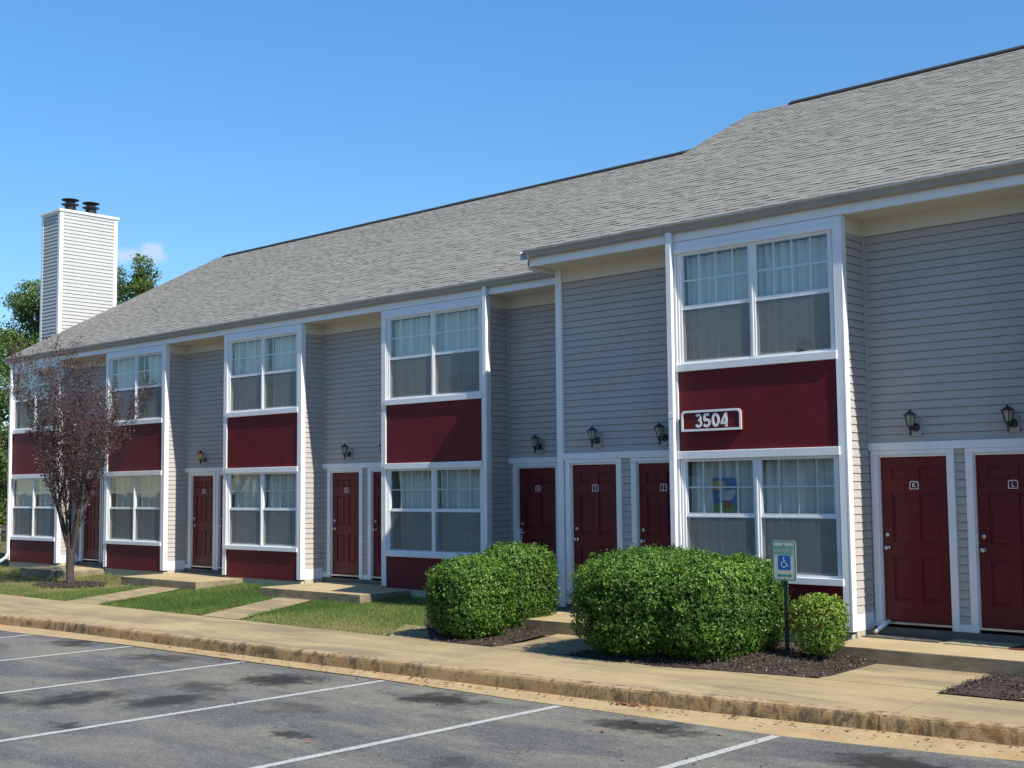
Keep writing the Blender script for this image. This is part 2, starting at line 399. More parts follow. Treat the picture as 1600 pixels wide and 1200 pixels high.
def siding_y(s, x0, x1, y, z0, z1, m=0, out=.019, slot=.0065):
    z = z0
    while z < z1 - 1e-4:
        zt = min(z + H, z1); zs = max(z + .005, min(zt, z + H - slot)); f = (zs - z) / H
        a, b = y - out, y - out * (1 - f) - .004
        s.face([(x0, a, z), (x1, a, z), (x1, b, zs), (x0, b, zs)], m)
        s.face([(x0, y + .012, z), (x1, y + .012, z), (x1, a, z), (x0, a, z)], m)
        s.face([(x0, b, zs), (x1, b, zs), (x1, y + .012, zs), (x0, y + .012, zs)], m)
        s.face([(x0, y + .012, zs), (x1, y + .012, zs), (x1, y + .012, zt), (x0, y + .012, zt)], m)
        z += H
def siding_x(s, y0, y1, x, z0, z1, sg=1, m=0, out=.017, slot=.0065):
    z = z0
    while z < z1 - 1e-4:
        zt = min(z + H, z1); zs = max(z + .005, min(zt, z + H - slot)); f = (zs - z) / H
        a, b, c = x + sg * out, x + sg * (out * (1 - f) + .004), x - sg * .012
        s.face([(a, y0, z), (a, y1, z), (b, y1, zs), (b, y0, zs)], m)
        s.face([(c, y0, z), (c, y1, z), (a, y1, z), (a, y0, z)], m)
        s.face([(b, y0, zs), (b, y1, zs), (c, y1, zs), (c, y0, zs)], m)
        s.face([(c, y0, zs), (c, y1, zs), (c, y1, zt), (c, y0, zt)], m)
        z += H
Z_F = 5.07
CURT = {}
def window(x0, x1, z0, z1, zr, yf):
    """twin double-hung window: frame object, sub-parts panes, muntins, screens"""
    s = MB(); y0, y1 = yf - .006, yf + .075
    j = .075; mul = .045; xm = (x0 + x1) / 2
    s.box(x0, x0 + j, y0 + .012, y1, z0, z1); s.box(x1 - j, x1, y0 + .012, y1, z0, z1)
    s.box(x0 + j, x1 - j, y0 + .012, y1, z1 - .035, z1); s.box(x0 + j, x1 - j, y0 + .012, y1, z0, z0 + .03)
    s.box(xm - mul, xm + mul, y0 + .012, y1, z0 + .03, z1 - .035)
    # thin proud stops on jambs and mullion
    s.box(x0 + .018, x0 + .034, y0 + .002, y0 + .012, z0, z1); s.box(x1 - .034, x1 - .018, y0 + .002, y0 + .012, z0, z1)
    s.box(xm - .012, xm + .012, y0 + .002, y0 + .012, z0 + .03, z1 - .035)
    for (a, b) in ((x0 + j, xm - mul), (xm + mul, x1 - j)):
        # sashes: upper sash outside, lower sash set back
        w = .022
        s.box(a, b, y0 + .030, y0 + .055, zr - .012, zr + .028)          # meeting rail, upper
        s.box(a, b, y0 + .020, y0 + .030, zr - .03, zr - .008)
        s.box(a, a + w, y0 + .030, y0 + .055, zr + .028, z1 - .035); s.box(b - w, b, y0 + .030, y0 + .055, zr + .028, z1 - .035)
        s.box(a, a + w, y0 + .050, y0 + .075, z0 + .03, zr - .012); s.box(b - w, b, y0 + .050, y0 + .075, z0 + .03, zr - .012)
        s.box(a + w, b - w, y0 + .050, y0 + .075, z0 + .03, z0 + .055)
    fr = s.build('window', 'white_trim', bld)
    for (a, b) in ((x0 + j, xm - mul), (xm + mul, x1 - j)):
        for (za, zb, yy) in ((zr + .02, z1 - .03, y0 + .040), (z0 + .04, zr - .005, y0 + .062)):
            g = MB(); g.face([(a + .01, yy, za), (b - .01, yy, za), (b - .01, yy, zb), (a + .01, yy, zb)]); g.build('pane', 'pane_glass', fr)
            mu = MB(); q = .011 if za > zr else .006; ww = (b - a)
            for k in (1, 2, 3): mu.box(a + ww * k / 4 - q, a + ww * k / 4 + q, yy + .007, yy + .013, za, zb)
            zm = (za + zb) / 2; mu.box(a, b, yy + .0135, yy + .018, zm - q, zm + q)
            mu.build('muntins', 'white_trim', fr)
        sc = MB(); sc.face([(a, y0 + .026, z0 + .03), (b, y0 + .026, z0 + .03), (b, y0 + .026, zr - .028), (a, y0 + .026, zr - .028)])
        sc.build('insect_screen', 'screen_mesh', fr)
    # dark room behind
    r = MB(); X0, X1, Y0, Y1, Z0, Z1 = x0 + .02, x1 - .02, yf + .08, yf + 2.4, z0 - .25, z1 + .15
    r.face([(X0, Y1, Z0), (X1, Y1, Z0), (X1, Y1, Z1), (X0, Y1, Z1)]); r.face([(X0, Y0, Z0), (X0, Y1, Z0), (X0, Y1, Z1), (X0, Y0, Z1)])
    r.face([(X1, Y0, Z0), (X1, Y1, Z0), (X1, Y1, Z1), (X1, Y0, Z1)]); r.face([(X0, Y0, Z0), (X1, Y0, Z0), (X1, Y1, Z0), (X0, Y1, Z0)])
    r.face([(X0, Y0, Z1), (X1, Y0, Z1), (X1, Y1, Z1), (X0, Y1, Z1)])
    r.build('room', 'room_wall', bld)
    return fr
def curtain(x0, x1, z0, z1, yf, label, gaps, seed):
    rr = random.Random(seed); V = []; F = []
    for (a, b) in gaps:
        xa, xb = x0 + (x1 - x0) * a, x0 + (x1 - x0) * b; n = int((xb - xa) / .012); rows = 10
        ph = [rr.uniform(0, 6.28) for _ in range(4)]; base = len(V)
        ins_l, ins_r = rr.uniform(-.06, .12), rr.uniform(-.06, .12)
        for r in range(rows + 1):
            f = r / rows; z = z0 + (z1 - z0) * f
            for i in range(n + 1):
                g = i / n
                sh = (ins_l * (1 - g) - ins_r * g) * math.sin((1 - f) * 2.2) * .5
                x = xa + (xb - xa) * g + sh
                y = yf + .17 + .022 * math.sin(x * 52 + ph[0] + .5 * math.sin(x * 9 + ph[1])) + .018 * math.sin(x * 27 + ph[2] + f) + .012 * math.sin(x * 95 + ph[3] + 2 * f)
                V.append((x, y, z))
        w = n + 1
        for r in range(rows):
            for i in range(n): F.append((base + r * w + i, base + r * w + i + 1, base + (r + 1) * w + i + 1, base + (r + 1) * w + i))
    o = mesh_np('curtain', np.array(V), np.array(F), np.full(len(F), .5), 'curtain', None, True)
    return tag(o, label, 'curtain', 'pleated white curtains behind the windows')

BAY_NAMES = {}
def bay(x0, x1, yf):
    P = .105
    # corner trims (front board + side return)
    for sg, xe in ((-1, x0), (1, x1)):
        s = MB(); a, b = (xe, xe + P) if sg < 0 else (xe - P, xe)
        s.box(a, b, yf - .022, yf + .08, -.10, 4.97)
        if sg > 0: s.box(xe, xe + .02, yf - .022, yf + .09, -.10, Z_F - .005)
        else: s.box(xe - .02, xe, yf - .022, yf + .09, -.10, Z_F - .005)
        s.build('corner_trim', 'white_trim', bld, bevel=.003)
    a, b = x0 + P, x1 - P
    for z0, z1 in ((-.13, .45), (2.165, 3.262)):
        s = MB(); s.box(a, b, yf - .002, yf + .05, z0, z1); s.build('red_panel', 'red_panel', bld)
    for z0, z1 in ((.448, .535), (2.06, 2.168), (3.258, 3.362)):
        s = MB(); s.box(a - .02, b + .02, yf - .040, yf + .06, z0, z1); s.build('sill_board', 'white_trim', bld, bevel=.006)
    s = MB(); s.box(a - .02, b + .02, yf - .034, yf + .06, 4.90, 4.965); s.build('head_board', 'white_trim', bld, bevel=.004)
    s = MB(); siding_y(s, x0, x1, yf - .004, 4.966, Z_F - .003); s.box(x0, x1, yf + .009, yf + .06, 4.966, Z_F - .004); s.build('siding_band', 'white_trim', bld)
    s = MB(); s.box(x0 + .02, x1 - .02, yf + .02, yf + .3, -.6, -.13); s.build('foundation', 'foundation', bld)
    window(a, b, .535, 2.06, 1.305, yf); window(a, b, 3.362, 4.90, 4.14, yf)
    # side walls of the bay
    for sg, xe in ((-1, x0), (1, x1)):
        s = MB(); siding_x(s, yf + .08, yf + REC, xe, .11, 4.862, sg)
        s.build('side_wall', 'grey_siding', bld)
        s = MB()
        u, w = (xe - .012, xe + .02) if sg < 0 else (xe - .02, xe + .012)
        s.box(u, w, yf + .088, yf + REC, -.10, .11); s.build('base_board', 'white_trim', bld)
        s = MB(); s.box(u, w, yf + .09, yf + REC, 4.862, Z_F); s.build('frieze_board', 'cream_board', bld)
        s = MB(); s.box(xe - .1, xe + .008, yf + .1, yf + REC + .1, -.6, -.10) if sg > 0 else s.box(xe - .008, xe + .1, yf + .1, yf + REC + .1, -.6, -.10)
        s.build('foundation', 'foundation', bld)
BAYS = [(-32.93, -30.28, YA), (-27.95, -25.36, YA), (-23.01, -20.35, YA), (-17.88, -15.16, YA), (-10.12, -7.515, YB), (-5.05, -2.42, YB)]
for b in BAYS: bay(*b)

def door(x0, yw, letter, extra=None, knob_left=True):
    """yw = wall plane, slab .87 wide standing just behind it"""
    w = .87; y = yw + .03; x1 = x0 + w
    s = MB(); s.box(x0, x1, y + .014, y + .05, 0.0, 2.03)
    cols = ((.135, .375), (.495, .735)); rows = ((.25, .80), (.98, 1.58), (1.745, 1.905))
    xs = [0, .135, .375, .495, .735, w]; zs = [0, .25, .80, .98, 1.58, 1.745, 1.905, 2.03]
    for i in (0, 2, 4): s.box(x0 + xs[i], x0 + xs[i + 1], y, y + .014, 0.0, 2.03)
    for (c0, c1) in cols:
        for i in (0, 2, 4, 6): s.box(x0 + c0, x0 + c1, y, y + .014, zs[i], zs[i + 1])
        for (r0, r1) in rows:
            A = [(x0 + c0 + .022, r0 + .022), (x0 + c1 - .022, r0 + .022), (x0 + c1 - .022, r1 - .022), (x0 + c0 + .022, r1 - .022)]
            B = [(x0 + c0 + .045, r0 + .045), (x0 + c1 - .045, r0 + .045), (x0 + c1 - .045, r1 - .045), (x0 + c0 + .045, r1 - .045)]
            s.face([(p[0], y + .001, p[1]) for p in B])
            for k in range(4):
                k2 = (k + 1) % 4
                s.face([(A[k][0], y + .0139, A[k][1]), (A[k2][0], y + .0139, A[k2][1]), (B[k2][0], y + .001, B[k2][1]), (B[k][0], y + .001, B[k][1])])
    d = s.build('door', 'red_door', bld)
    kx = x0 + (.065 if knob_left else w - .065)
    ax = Matrix.Rotation(R(90), 4, 'X')
    s = MB(); s.lathe([(.033, 0), (.033, .006), (.012, .010), (.012, .035), (.026, .042), (.031, .055), (.026, .068), (.008, .073)], (kx, y, .905), 16, 0, ax)
    s.build('knob', 'nickel', d, True)
    s = MB(); s.lathe([(.03, 0), (.03, .010), (.022, .018), (.010, .02)], (kx, y, 1.065), 16, 0, ax); s.build('deadbolt', 'nickel', d, True)
    # letter plate with a white outline, cut corner at top right
    cx, cz = x0 + w / 2, 1.68; s = MB()
    out = [(cx - .058, cz - .05), (cx + .058, cz - .05), (cx + .058, cz + .025), (cx + .048, cz + .044), (cx + .030, cz + .05), (cx - .058 + .02, cz + .05), (cx - .058, cz + .034)]
    inn = [(cx + (px - cx) * .86, cz + (pz - cz) * .84) for px, pz in out]
    s.prism(out, y - .004, y - .0005, 0); ring_prism(s, out, inn, y - .007, y - .004, 1)
    text_mesh(s, letter, .082, (cx, y - .006, cz - .002), 1, .003, .0)
    s.build('letter_plate', ['red_door', 'number_white'], d)
    # casing, jambs and threshold
    s = MB(); C = .105
    s.box(x0 - C, x0 - .012, yw - .035, yw + .02, -.07, 2.06); s.box(x1 + .012, x1 + C, yw - .035, yw + .02, -.07, 2.06)
    s.box(x0 - C, x1 + C, yw - .033, yw + .02, 2.06, 2.115)
    s.box(x0 - .012, x0 - .001, yw - .01, yw + .07, -.02, 2.045); s.box(x1 + .001, x1 + .012, yw - .01, yw + .07, -.02, 2.045); s.box(x0 - .012, x1 + .012, yw - .01, yw + .07, 2.032, 2.0595)
    s.build('door_frame', 'white_trim', bld, bevel=.003)
    s = MB(); s.box(x0 - .012, x1 + .012, yw - .03, yw + .07, -.028, -.003); s.build('threshold', 'aluminium', bld)
    return d
def recess(x0, x1, yf, letters, xd):
    yw = yf + REC
    s = MB(); siding_y(s, x0, x1, yw, 2.215, 4.862); s.build('recess_wall', 'grey_siding', bld)
    # lower wall: sheathing + siding strips left, between and right of the doors
    e = [x0] + sum([[d - .105, d + .975] for d in xd], []) + [x1]
    for i in range(0, len(e), 2):
        if e[i + 1] - e[i] > .01:
            s = MB(); siding_y(s, e[i], e[i + 1], yw, .02, 2.115); s.build('recess_wall', 'grey_siding', bld)
            s = MB(); s.box(e[i], e[i + 1], yw - .018, yw, -.07, .02); s.build('base_board', 'white_trim', bld)
    s = MB(); s.box(x0 + .013, x1 - .013, yw - .041, yw + .01, 2.1165, 2.214); s.build('lintel_board', 'white_trim', bld, bevel=.004)
    s = MB(); s.box(x0 + .013, x1 - .013, yw - .016, yw + .02, 4.862, Z_F); s.build('frieze_board', 'cream_board', bld)
    # vented soffit
    s = MB(); z = Z_F - .002; x = x0 + .013
    while x < x1 - .02:
        xe = min(x + .1, x1 - .013)
        s.face([(x, yf + .05, z), (xe - .012, yf + .05, z), (xe - .012, yw, z), (x, yw, z)])
        s.face([(xe - .012, yf + .05, z), (xe, yf + .05, z + .012), (xe, yw, z + .012), (xe - .012, yw, z)])
        s.face([(xe, yf + .05, z + .012), (xe, yf + .05, z), (xe, yw, z), (xe, yw, z + .012)])
        x = xe
    s.build('soffit', 'cream_board', bld)
    s = MB(); s.box(x0 + .013, x1 - .013, yw - .025, yw + .25, -.30, -.072); s.build('sill_plate', 'threshold', bld)
    # inner corner beads
    for xe, sg in ((x0, 1), (x1, -1)):
        a, b = (xe + .012, xe + .047) if sg > 0 else (xe - .047, xe - .012)
        s = MB(); s.box(a, b, yw - .04, yw + .002, 2.2145, 4.861); s.build('inner_corner_bead', 'grey_siding', bld)
    ds = [door(d, yw, l) for d, l in zip(xd, letters)]
    return ds
recess(-30.28, -27.95, YA, 'AB', (-30.04, -29.0))
recess(-25.36, -23.01, YA, 'CD', (-25.10, -24.0))
recess(-20.35, -17.88, YA, 'EF', (-20.08, -18.83))
recess(-15.16, -12.66, YA, 'GH', (-14.95, -13.72))
recess(-12.66, -10.12, YB, 'IJ', (-12.43, -11.17))
recess(-7.515, -5.05, YB, 'KL', (-7.375, -6.155))
recess(-2.42, .3, YB, 'MN', (-2.2, -1.0))
# corner post of the forward section
s = MB(); s.box(-12.68, -12.56, YB + REC - .05, YB + REC + .06, -.12, Z_F - .004); s.build('corner_trim', 'white_trim', bld, bevel=.004)
s = MB(); siding_x(s, YB + REC + .05, YA + REC, -12.66, -.1, 5.3, -1); s.build('side_wall', 'grey_siding', bld)
s = MB(); s.box(-12.64, -12.5, YB + REC + .02, YA + REC, -.6, -.12); s.build('foundation', 'foundation', bld)

# fascia and gutters
def eave(x0, x1, yf, endcaps=(True, True)):
    s = MB(); s.box(x0, x1, yf - .018, yf + .05, Z_F - .002, 5.255); s.build('fascia_board', 'white_trim', bld)
    prof = [(-.02, 5.31), (-.02, 5.19), (-.085, 5.19), (-.105, 5.215), (-.105, 5.245), (-.135, 5.285), (-.135, 5.31), (-.128, 5.31), (-.128, 5.29), (-.098, 5.25), (-.095, 5.22), (-.03, 5.2), (-.028, 5.31)]
    s = MB(); n = len(prof)
    cuts = np.linspace(x0, x1, int((x1 - x0) / 1.2) + 2)
    wob = [random.uniform(-.006, .006) for _ in cuts]
    for i in range(len(cuts) - 1):
        for k in range(n):
            a, b = prof[k], prof[(k + 1) % n]
            s.face([(cuts[i], yf + a[0], a[1] + wob[i]), (cuts[i], yf + b[0], b[1] + wob[i]), (cuts[i + 1], yf + b[0], b[1] + wob[i + 1]), (cuts[i + 1], yf + a[0], a[1] + wob[i + 1])])
    for xx in (x0, x1):
        s.face([(xx, yf + a, z + (wob[0] if xx == x0 else wob[-1])) for a, z in prof[:7]])
    s.build('gutter', 'gutter', bld)
eave(-32.98, -12.70, YA); eave(-12.76, .4, YB)
s = MB(); s.box(-12.76, -12.74, YB - .018, YB + REC, Z_F - .05, 5.30); s.build('fascia_board', 'white_trim', bld)
s = MB(); s.box(-12.74, -12.66, YB + .05, YB + REC, Z_F - .01, Z_F + .01); s.build('soffit', 'cream_board', bld)

def downspout(x, yf, z0, z1, elbow=None):
    s = MB(); w, d = .042, .032; yc = yf - .07
    s.box(x - w, x + w, yc - d, yc + d, z0, z1)
    s.box(x - w - .003, x + w + .003, yc - d - .003, yc + d + .003, 2.62, 2.70)
    if elbow:
        pts = [Vector((x, yc, z0 + .02)), Vector((x - .03, yc - .03, z0 - .08)), Vector((x - .14, yc - .12, z0 - .17)), Vector((x - .34, yc - .26, z0 - .215))]
        s.tube(pts, [.05, .05, .048, .048], 8)
    s.build('downspout', 'white_trim', bld, bevel=.006)
downspout(-15.12, YA, -.05, 5.2); downspout(-10.085, YB, -.05, 5.2); downspout(-32.80, YA, .05, 5.2, True)

# roofs: real courses of laminated shingles
PITCH = .5375; SL = math.atan(PITCH)
def roof(x0, x1, ye, ze, yr, name='roof'):
    u = Vector((0, math.cos(SL), math.sin(SL))); nrm = Vector((0, -math.sin(SL), math.cos(SL)))
    Ls = (yr - ye) / math.cos(SL); e = .143; s = MB(); O = Vector((0, ye, ze))
    def P(x, d, h): return Vector((x, 0, 0)) + O + u * d + nrm * h
    d = 0; row = 0
    while d < Ls - .02:
        d1 = min(d + e, Ls); x = x0; drift = random.random()
        while x < x1 - 1e-3:
            w = random.uniform(.10, .22); xe = min(x + w, x1)
            if x1 - xe < .08: xe = x1
            tab = random.random() < .5
            h = .009 if tab else .004
            tn = random.uniform(.55, .90) if tab else random.uniform(.44, .74)
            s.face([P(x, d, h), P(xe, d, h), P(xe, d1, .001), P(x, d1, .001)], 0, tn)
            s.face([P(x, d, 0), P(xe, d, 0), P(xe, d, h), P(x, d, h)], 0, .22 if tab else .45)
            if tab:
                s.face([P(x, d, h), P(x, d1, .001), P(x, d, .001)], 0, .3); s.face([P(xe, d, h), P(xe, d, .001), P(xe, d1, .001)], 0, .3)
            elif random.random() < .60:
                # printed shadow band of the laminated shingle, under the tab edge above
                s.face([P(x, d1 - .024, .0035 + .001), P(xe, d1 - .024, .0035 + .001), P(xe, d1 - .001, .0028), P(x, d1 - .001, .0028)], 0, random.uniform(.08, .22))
            x = xe
        d = d1; row += 1
    # rear slope and underside
    zr = ze + PITCH * (yr - ye); yb = 2 * yr - ye
    s.face([(x1, yb, ze), (x0, yb, ze), (x0, yr, zr), (x1, yr, zr)], 0, .5)
    s.face([(x0, ye, ze - .03), (x1, ye, ze - .03), (x1, yr, zr - .03), (x0, yr, zr - .03)], 0, .3)
    for xx in (x0, x1):
        s.face([(xx, ye, ze - .03), (xx, yr, zr - .03), (xx, yr, zr), (xx, ye, ze)], 0, .3)
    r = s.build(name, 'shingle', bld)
    # metal drip edge along the eave
    s = MB(); s.box(x0, x1, ye - .012, ye + .03, ze - .012, ze - .001); s.build('drip_edge', 'aluminium', r)
    return r, zr
ZE = 5.315
rA, zrA = roof(-33.12, -12.0, -.12, ZE, 6.62)
rB, zrB = roof(-12.78, .9, -1.67, ZE, 5.0)
def ridge(x0, x1, y, z, par):
    s = MB(); x = x0; w = .12
    while x < x1:
        xe = min(x + 1.22, x1); k = random.uniform(0, .008)
        prof = [(-w, -w * PITCH + .012), (-w, -w * PITCH + .036 + k), (0, .046 + k), (w, -w * PITCH + .036 + k), (w, -w * PITCH + .012)]
        for i in range(4):
            a, b = prof[i], prof[i + 1]
            s.face([(x, y + a[0], z + a[1]), (xe, y + a[0], z + a[1]), (xe, y + b[0], z + b[1]), (x, y + b[0], z + b[1])])
        s.face([(x, y + a, z + b) for a, b in prof])
        x = xe
    s.build('ridge_vent', 'ridge_cap', par)
ridge(-32.7, -12.4, 6.62, zrA, rA); ridge(-11.9, .9, 5.0, zrB, rB)
# gables, rear walls and white rake boards
def gable(x, ye, ze, yr, zr, sg, ys=None):
    s = MB(); yb = 2 * yr - ye; y0 = ys if ys is not None else ye + .15
    z = ze - .05 + (y0 - ye) * PITCH - .05
    s.face([(x, y0, -.3), (x, yb - .15, -.3), (x, yb - .15, ze - .06), (x, yr, zr - .08), (x, y0, z)])
    s.build('gable_wall', 'grey_siding', bld)
    s = MB(); xx = x + sg * .02
    for (a, b, c, d) in (((ye, ze - .16), (ye, ze - .035), (yr, zr - .035), (yr, zr - .16)),):
        s.face([(xx, a[0] if False else a[0], a[1]) for a in (a, b, c, d)])
        s.face([(x + sg * .17, q[0], q[1]) for q in (a, b, c, d)])
    s.face([(xx, ye, ze - .16), (x + sg * .17, ye, ze - .16), (x + sg * .17, yr, zr - .16), (xx, yr, zr - .16)])
    s.build('rake_board', 'white_trim', bld)
gable(-32.93, -.12, ZE, 6.62, zrA, -1)
gable(-12.66, -1.67, ZE, 5.0, zrB, -1, YB + REC + .06)
gable(.3, -1.67, ZE, 5.0, zrB, 1)
s = MB(); s.face([(-32.93, 13.2, -.3), (-12.6, 13.2, -.3), (-12.6, 13.2, 5.3), (-32.93, 13.2, 5.3)]); s.face([(-12.7, 11.5, -.3), (.3, 11.5, -.3), (.3, 11.5, 5.3), (-12.7, 11.5, 5.3)])
s.build('rear_wall', 'grey_siding', bld)
# chimney chase beyond the left gable
cx0, cx1, cy0, cy1, cz = -34.28, -33.25, 1.46, 3.22, 9.70
s = MB()
siding_y(s, cx0, cx1, cy0, -.3, cz - .1, 0, .018, .018); siding_x(s, cy0, cy1, cx1, -.3, cz - .1, 1, 0, .018, .018); siding_x(s, cy0, cy1, cx0, -.3, cz - .1, -1)
s.face([(cx0, cy1, -.3), (cx1, cy1, -.3), (cx1, cy1, cz - .1), (cx0, cy1, cz - .1)])
ch = s.build('chimney', 'white_siding', bld)
s = MB()
for x, y in ((cx0, cy0), (cx1, cy0), (cx1, cy1)):
    s.box(x - (.02 if x == cx0 else .09), x + (.09 if x == cx0 else .02), y - (.02 if y == cy0 else .09), y + (.09 if y == cy0 else .02), -.3, cz - .1)
s.box(cx0 - .02, cx1 + .02, cy0 - .02, cy1 + .02, cz - .1, cz - .055); s.build('corner_board', 'white_trim', ch)
s = MB(); s.box(cx0 - .06, cx1 + .06, cy0 - .06, cy1 + .06, cz - .055, cz + .015); s.build('chimney_top', 'white_trim', ch, bevel=.006)
for fy in (2.03, 2.68):
    s = MB(); c = (-33.78, fy, cz + .01); s.lathe([(.17, 0), (.17, .12)], c, 20); c = (c[0], c[1], c[2] + .10)
    s.lathe([(.19, 0), (.19, .04), (.155, .05), (.155, .15), (.21, .17), (.245, .185), (.245, .20), (.15, .21)], c, 20)
    s.lathe([(.13, .21), (.13, .31)], c, 12)
    s.lathe([(.15, .305), (.245, .315), (.25, .33), (.12, .36), (.02, .365)], c, 20)
    s.build('flue_cap', 'black_metal', ch)

# ------------------------------------------------------------------ things on the facade
def wall_lantern(x, yw, label, amber=False):
    y = yw; z0 = 2.30
    r = empty('wall_lantern', (x, y, 2.42), label, 'wall lamp', 'wall lanterns above the doors')
    s = MB(); s.prism(rrect(x - .03, x + .09, z0 - .02, z0 + .19, .02), y - .045, y - .01); s.build('mounting_block', 'mount_block', r, bevel=.003)
    ax = Matrix.Rotation(R(90), 4, 'X'); lx = x - .0; ly = y - .15
    s = MB(); s.lathe([(.052, 0), (.052, .012), (.03, .03), (.012, .04)], (x + .025, y - .045, z0 + .09), 14, 0, ax)
    s.tube([(x + .022, y - .07, z0 + .085), (x + .015, y - .11, z0 + .055), (lx, ly, z0 + .06), (lx, ly, z0 + .09)], [.012, .012, .012, .012], 8)
    s.lathe([(.006, -.02), (.012, -.008), (.015, .05), (.024, .075), (.034, .095), (.040, .105)], (lx, ly, z0), 8)
    s.build('bracket', 'lamp_bronze', r, True)
    s = MB(); s.lathe([(.036, .108), (.066, .235)], (lx, ly, z0), 6); s.build('glass', 'lamp_glass_sunlit' if amber else 'lamp_glass', r)
    s = MB()
    for k in range(6):
        a = 2 * math.pi * k / 6
        s.tube([(lx + .038 * math.cos(a), ly + .038 * math.sin(a), z0 + .105), (lx + .069 * math.cos(a), ly + .069 * math.sin(a), z0 + .237)], [.005, .005], 4)
    s.lathe([(.038, .10), (.042, .104), (.040, .110)], (lx, ly, z0), 6)
    s.build('cage', 'lamp_bronze', r)
    s = MB(); s.lathe([(.084, .235), (.084, .243), (.062, .256), (.038, .275), (.020, .283), (.012, .286), (.017, .292), (.012, .299), (.005, .304), (.002, .316)], (lx, ly, z0), 12)
    s.build('cap', 'lamp_bronze', r)
YWA, YWB = YA + REC, YB + REC
for x, yw, lab, am in (
    (-29.5, YWA, 'small dark wall lantern behind the purple-leaved tree', False),
    (-24.55, YWA, 'wall lantern with glass coloured amber as if sunlit, above red door C', True),
    (-19.50, YWA, 'dark wall lantern above red door E', False),
    (-18.36, YWA, 'dark wall lantern half hidden by the white trim, right of the one above door E', False),
    (-14.42, YWA, 'dark wall lantern above red door G, set back beside the forward section', False),
    (-11.90, YWB, 'dark wall lantern above red door I', False),
    (-10.66, YWB, 'dark wall lantern above door J, tight against the downspout', False),
    (-6.88, YWB, 'dark wall lantern above red door K', False),
    (-5.68, YWB, 'dark wall lantern above red door L, rightmost of the lanterns', False)):
    wall_lantern(x, yw, lab, am)

# 3504 sign
r = empty('building_number_sign', (-9.47, YB, 2.56), 'raised dark red sign reading 3504 in white with a white rounded outline', 'sign')
y = YB - .05; o_ = rrect(-9.945, -8.99, 2.432, 2.715, .065, True); i_ = rrect(-9.915, -9.02, 2.462, 2.685, .045, True)
s = MB(); s.prism(o_, y, y + .045); s.build('board', 'red_panel', r)
s = MB(); ring_prism(s, o_, i_, y - .012, y, 0); s.build('border', 'number_white', r)
s = MB()
SN = [0]
def stroke(pts, w=.0175):
    SN[0] += 1; yf_ = y - .003 - .0006 * SN[0]
    P_ = [Vector((px_, 0, pz_)) for px_, pz_ in pts]; a_, b_ = [], []
    for k in range(len(P_)):
        d_ = (P_[min(k + 1, len(P_) - 1)] - P_[max(k - 1, 0)]).normalized(); n_ = Vector((-d_.z, 0, d_.x)) * w
        a_.append(P_[k] + n_); b_.append(P_[k] - n_)
    for k in range(len(P_) - 1):
        s.face([(q.x, yf_, q.z) for q in (a_[k], b_[k], b_[k + 1], a_[k + 1])])
        s.face([(a_[k].x, yf_, a_[k].z), (a_[k + 1].x, yf_, a_[k + 1].z), (a_[k + 1].x, y, a_[k + 1].z), (a_[k].x, y, a_[k].z)])
        s.face([(b_[k].x, yf_, b_[k].z), (b_[k + 1].x, yf_, b_[k + 1].z), (b_[k + 1].x, y, b_[k + 1].z), (b_[k].x, y, b_[k].z)])
def arcp(cx_, cz_, rx_, rz_, a0, a1, n=14): return [(cx_ + rx_ * math.cos(R(a0 + (a1 - a0) * k / n)), cz_ + rz_ * math.sin(R(a0 + (a1 - a0) * k / n))) for k in range(n + 1)]
zb, hh = 2.480, .188; zt, zm = zb + hh, zb + hh * .54; e_ = .0175
q = -9.668
stroke(arcp(q, (zt - e_ + zm) / 2, .038, (zt - e_ - zm) / 2, 150, -90)); stroke(arcp(q, (zm + zb + e_) / 2, .045, (zm - zb - e_) / 2, 90, -150))
q = -9.535
stroke([(q + .045, zt - e_), (q - .028, zt - e_)]); stroke([(q - .026, zt - e_ / 2), (q - .038, zm - .002)]); stroke(arcp(q - .004, zb + .060, .050, .060 - e_, 140, -150))
q = -9.392
stroke(arcp(q, (zb + zt) / 2, .045, hh / 2 - e_, 0, 360, 26))
q = -9.250
stroke([(q + .022, zb), (q + .022, zt)]); stroke([(q + .018, zt - .012), (q - .050, zb + .058)], .015); stroke([(q - .062, zb + .050), (q + .052, zb + .050)])
s.build('numerals', 'number_white', r)

# curtains: one object per window
spec = [
 (0, 0, 'white curtain behind the lower window left of the purple-leaved tree', ((0.02, .47), (.52, .98))),
 (0, 1, 'curtain in the upper window mostly hidden by the purple-leaved crown', ((.02, .45), (.60, .98))),
 (1, 0, 'white curtain behind the lower window between the small tree and door C', ((.02, .49), (.50, .98))),
 (1, 1, 'parted curtain in the upper window left of the amber lantern', ((.02, .40), (.60, .98))),
 (2, 0, 'white curtain behind the lower window left of door E', ((.02, .49), (.51, .98))),
 (2, 1, 'curtain with a dark gap in the upper window above and left of door E', ((.02, .50), (.58, .98))),
 (3, 0, 'white curtain behind the lower window left of door G', ((.06, .49), (.53, .98))),
 (3, 1, 'closed white curtain in the upper window left of door G', ((.02, .50), (.50, .98))),
 (4, 0, 'white curtain behind the lower window holding the goose picture', ((.02, .49), (.50, .98))),
 (4, 1, 'pleated white curtain in the upper window above the 3504 sign', ((.02, .475), (.50, .98))),
 (5, 0, 'white curtain behind the lower window beyond door L', ((.02, .49), (.50, .98))),
 (5, 1, 'white curtain in the upper window beyond door L', ((.02, .49), (.50, .98)))]
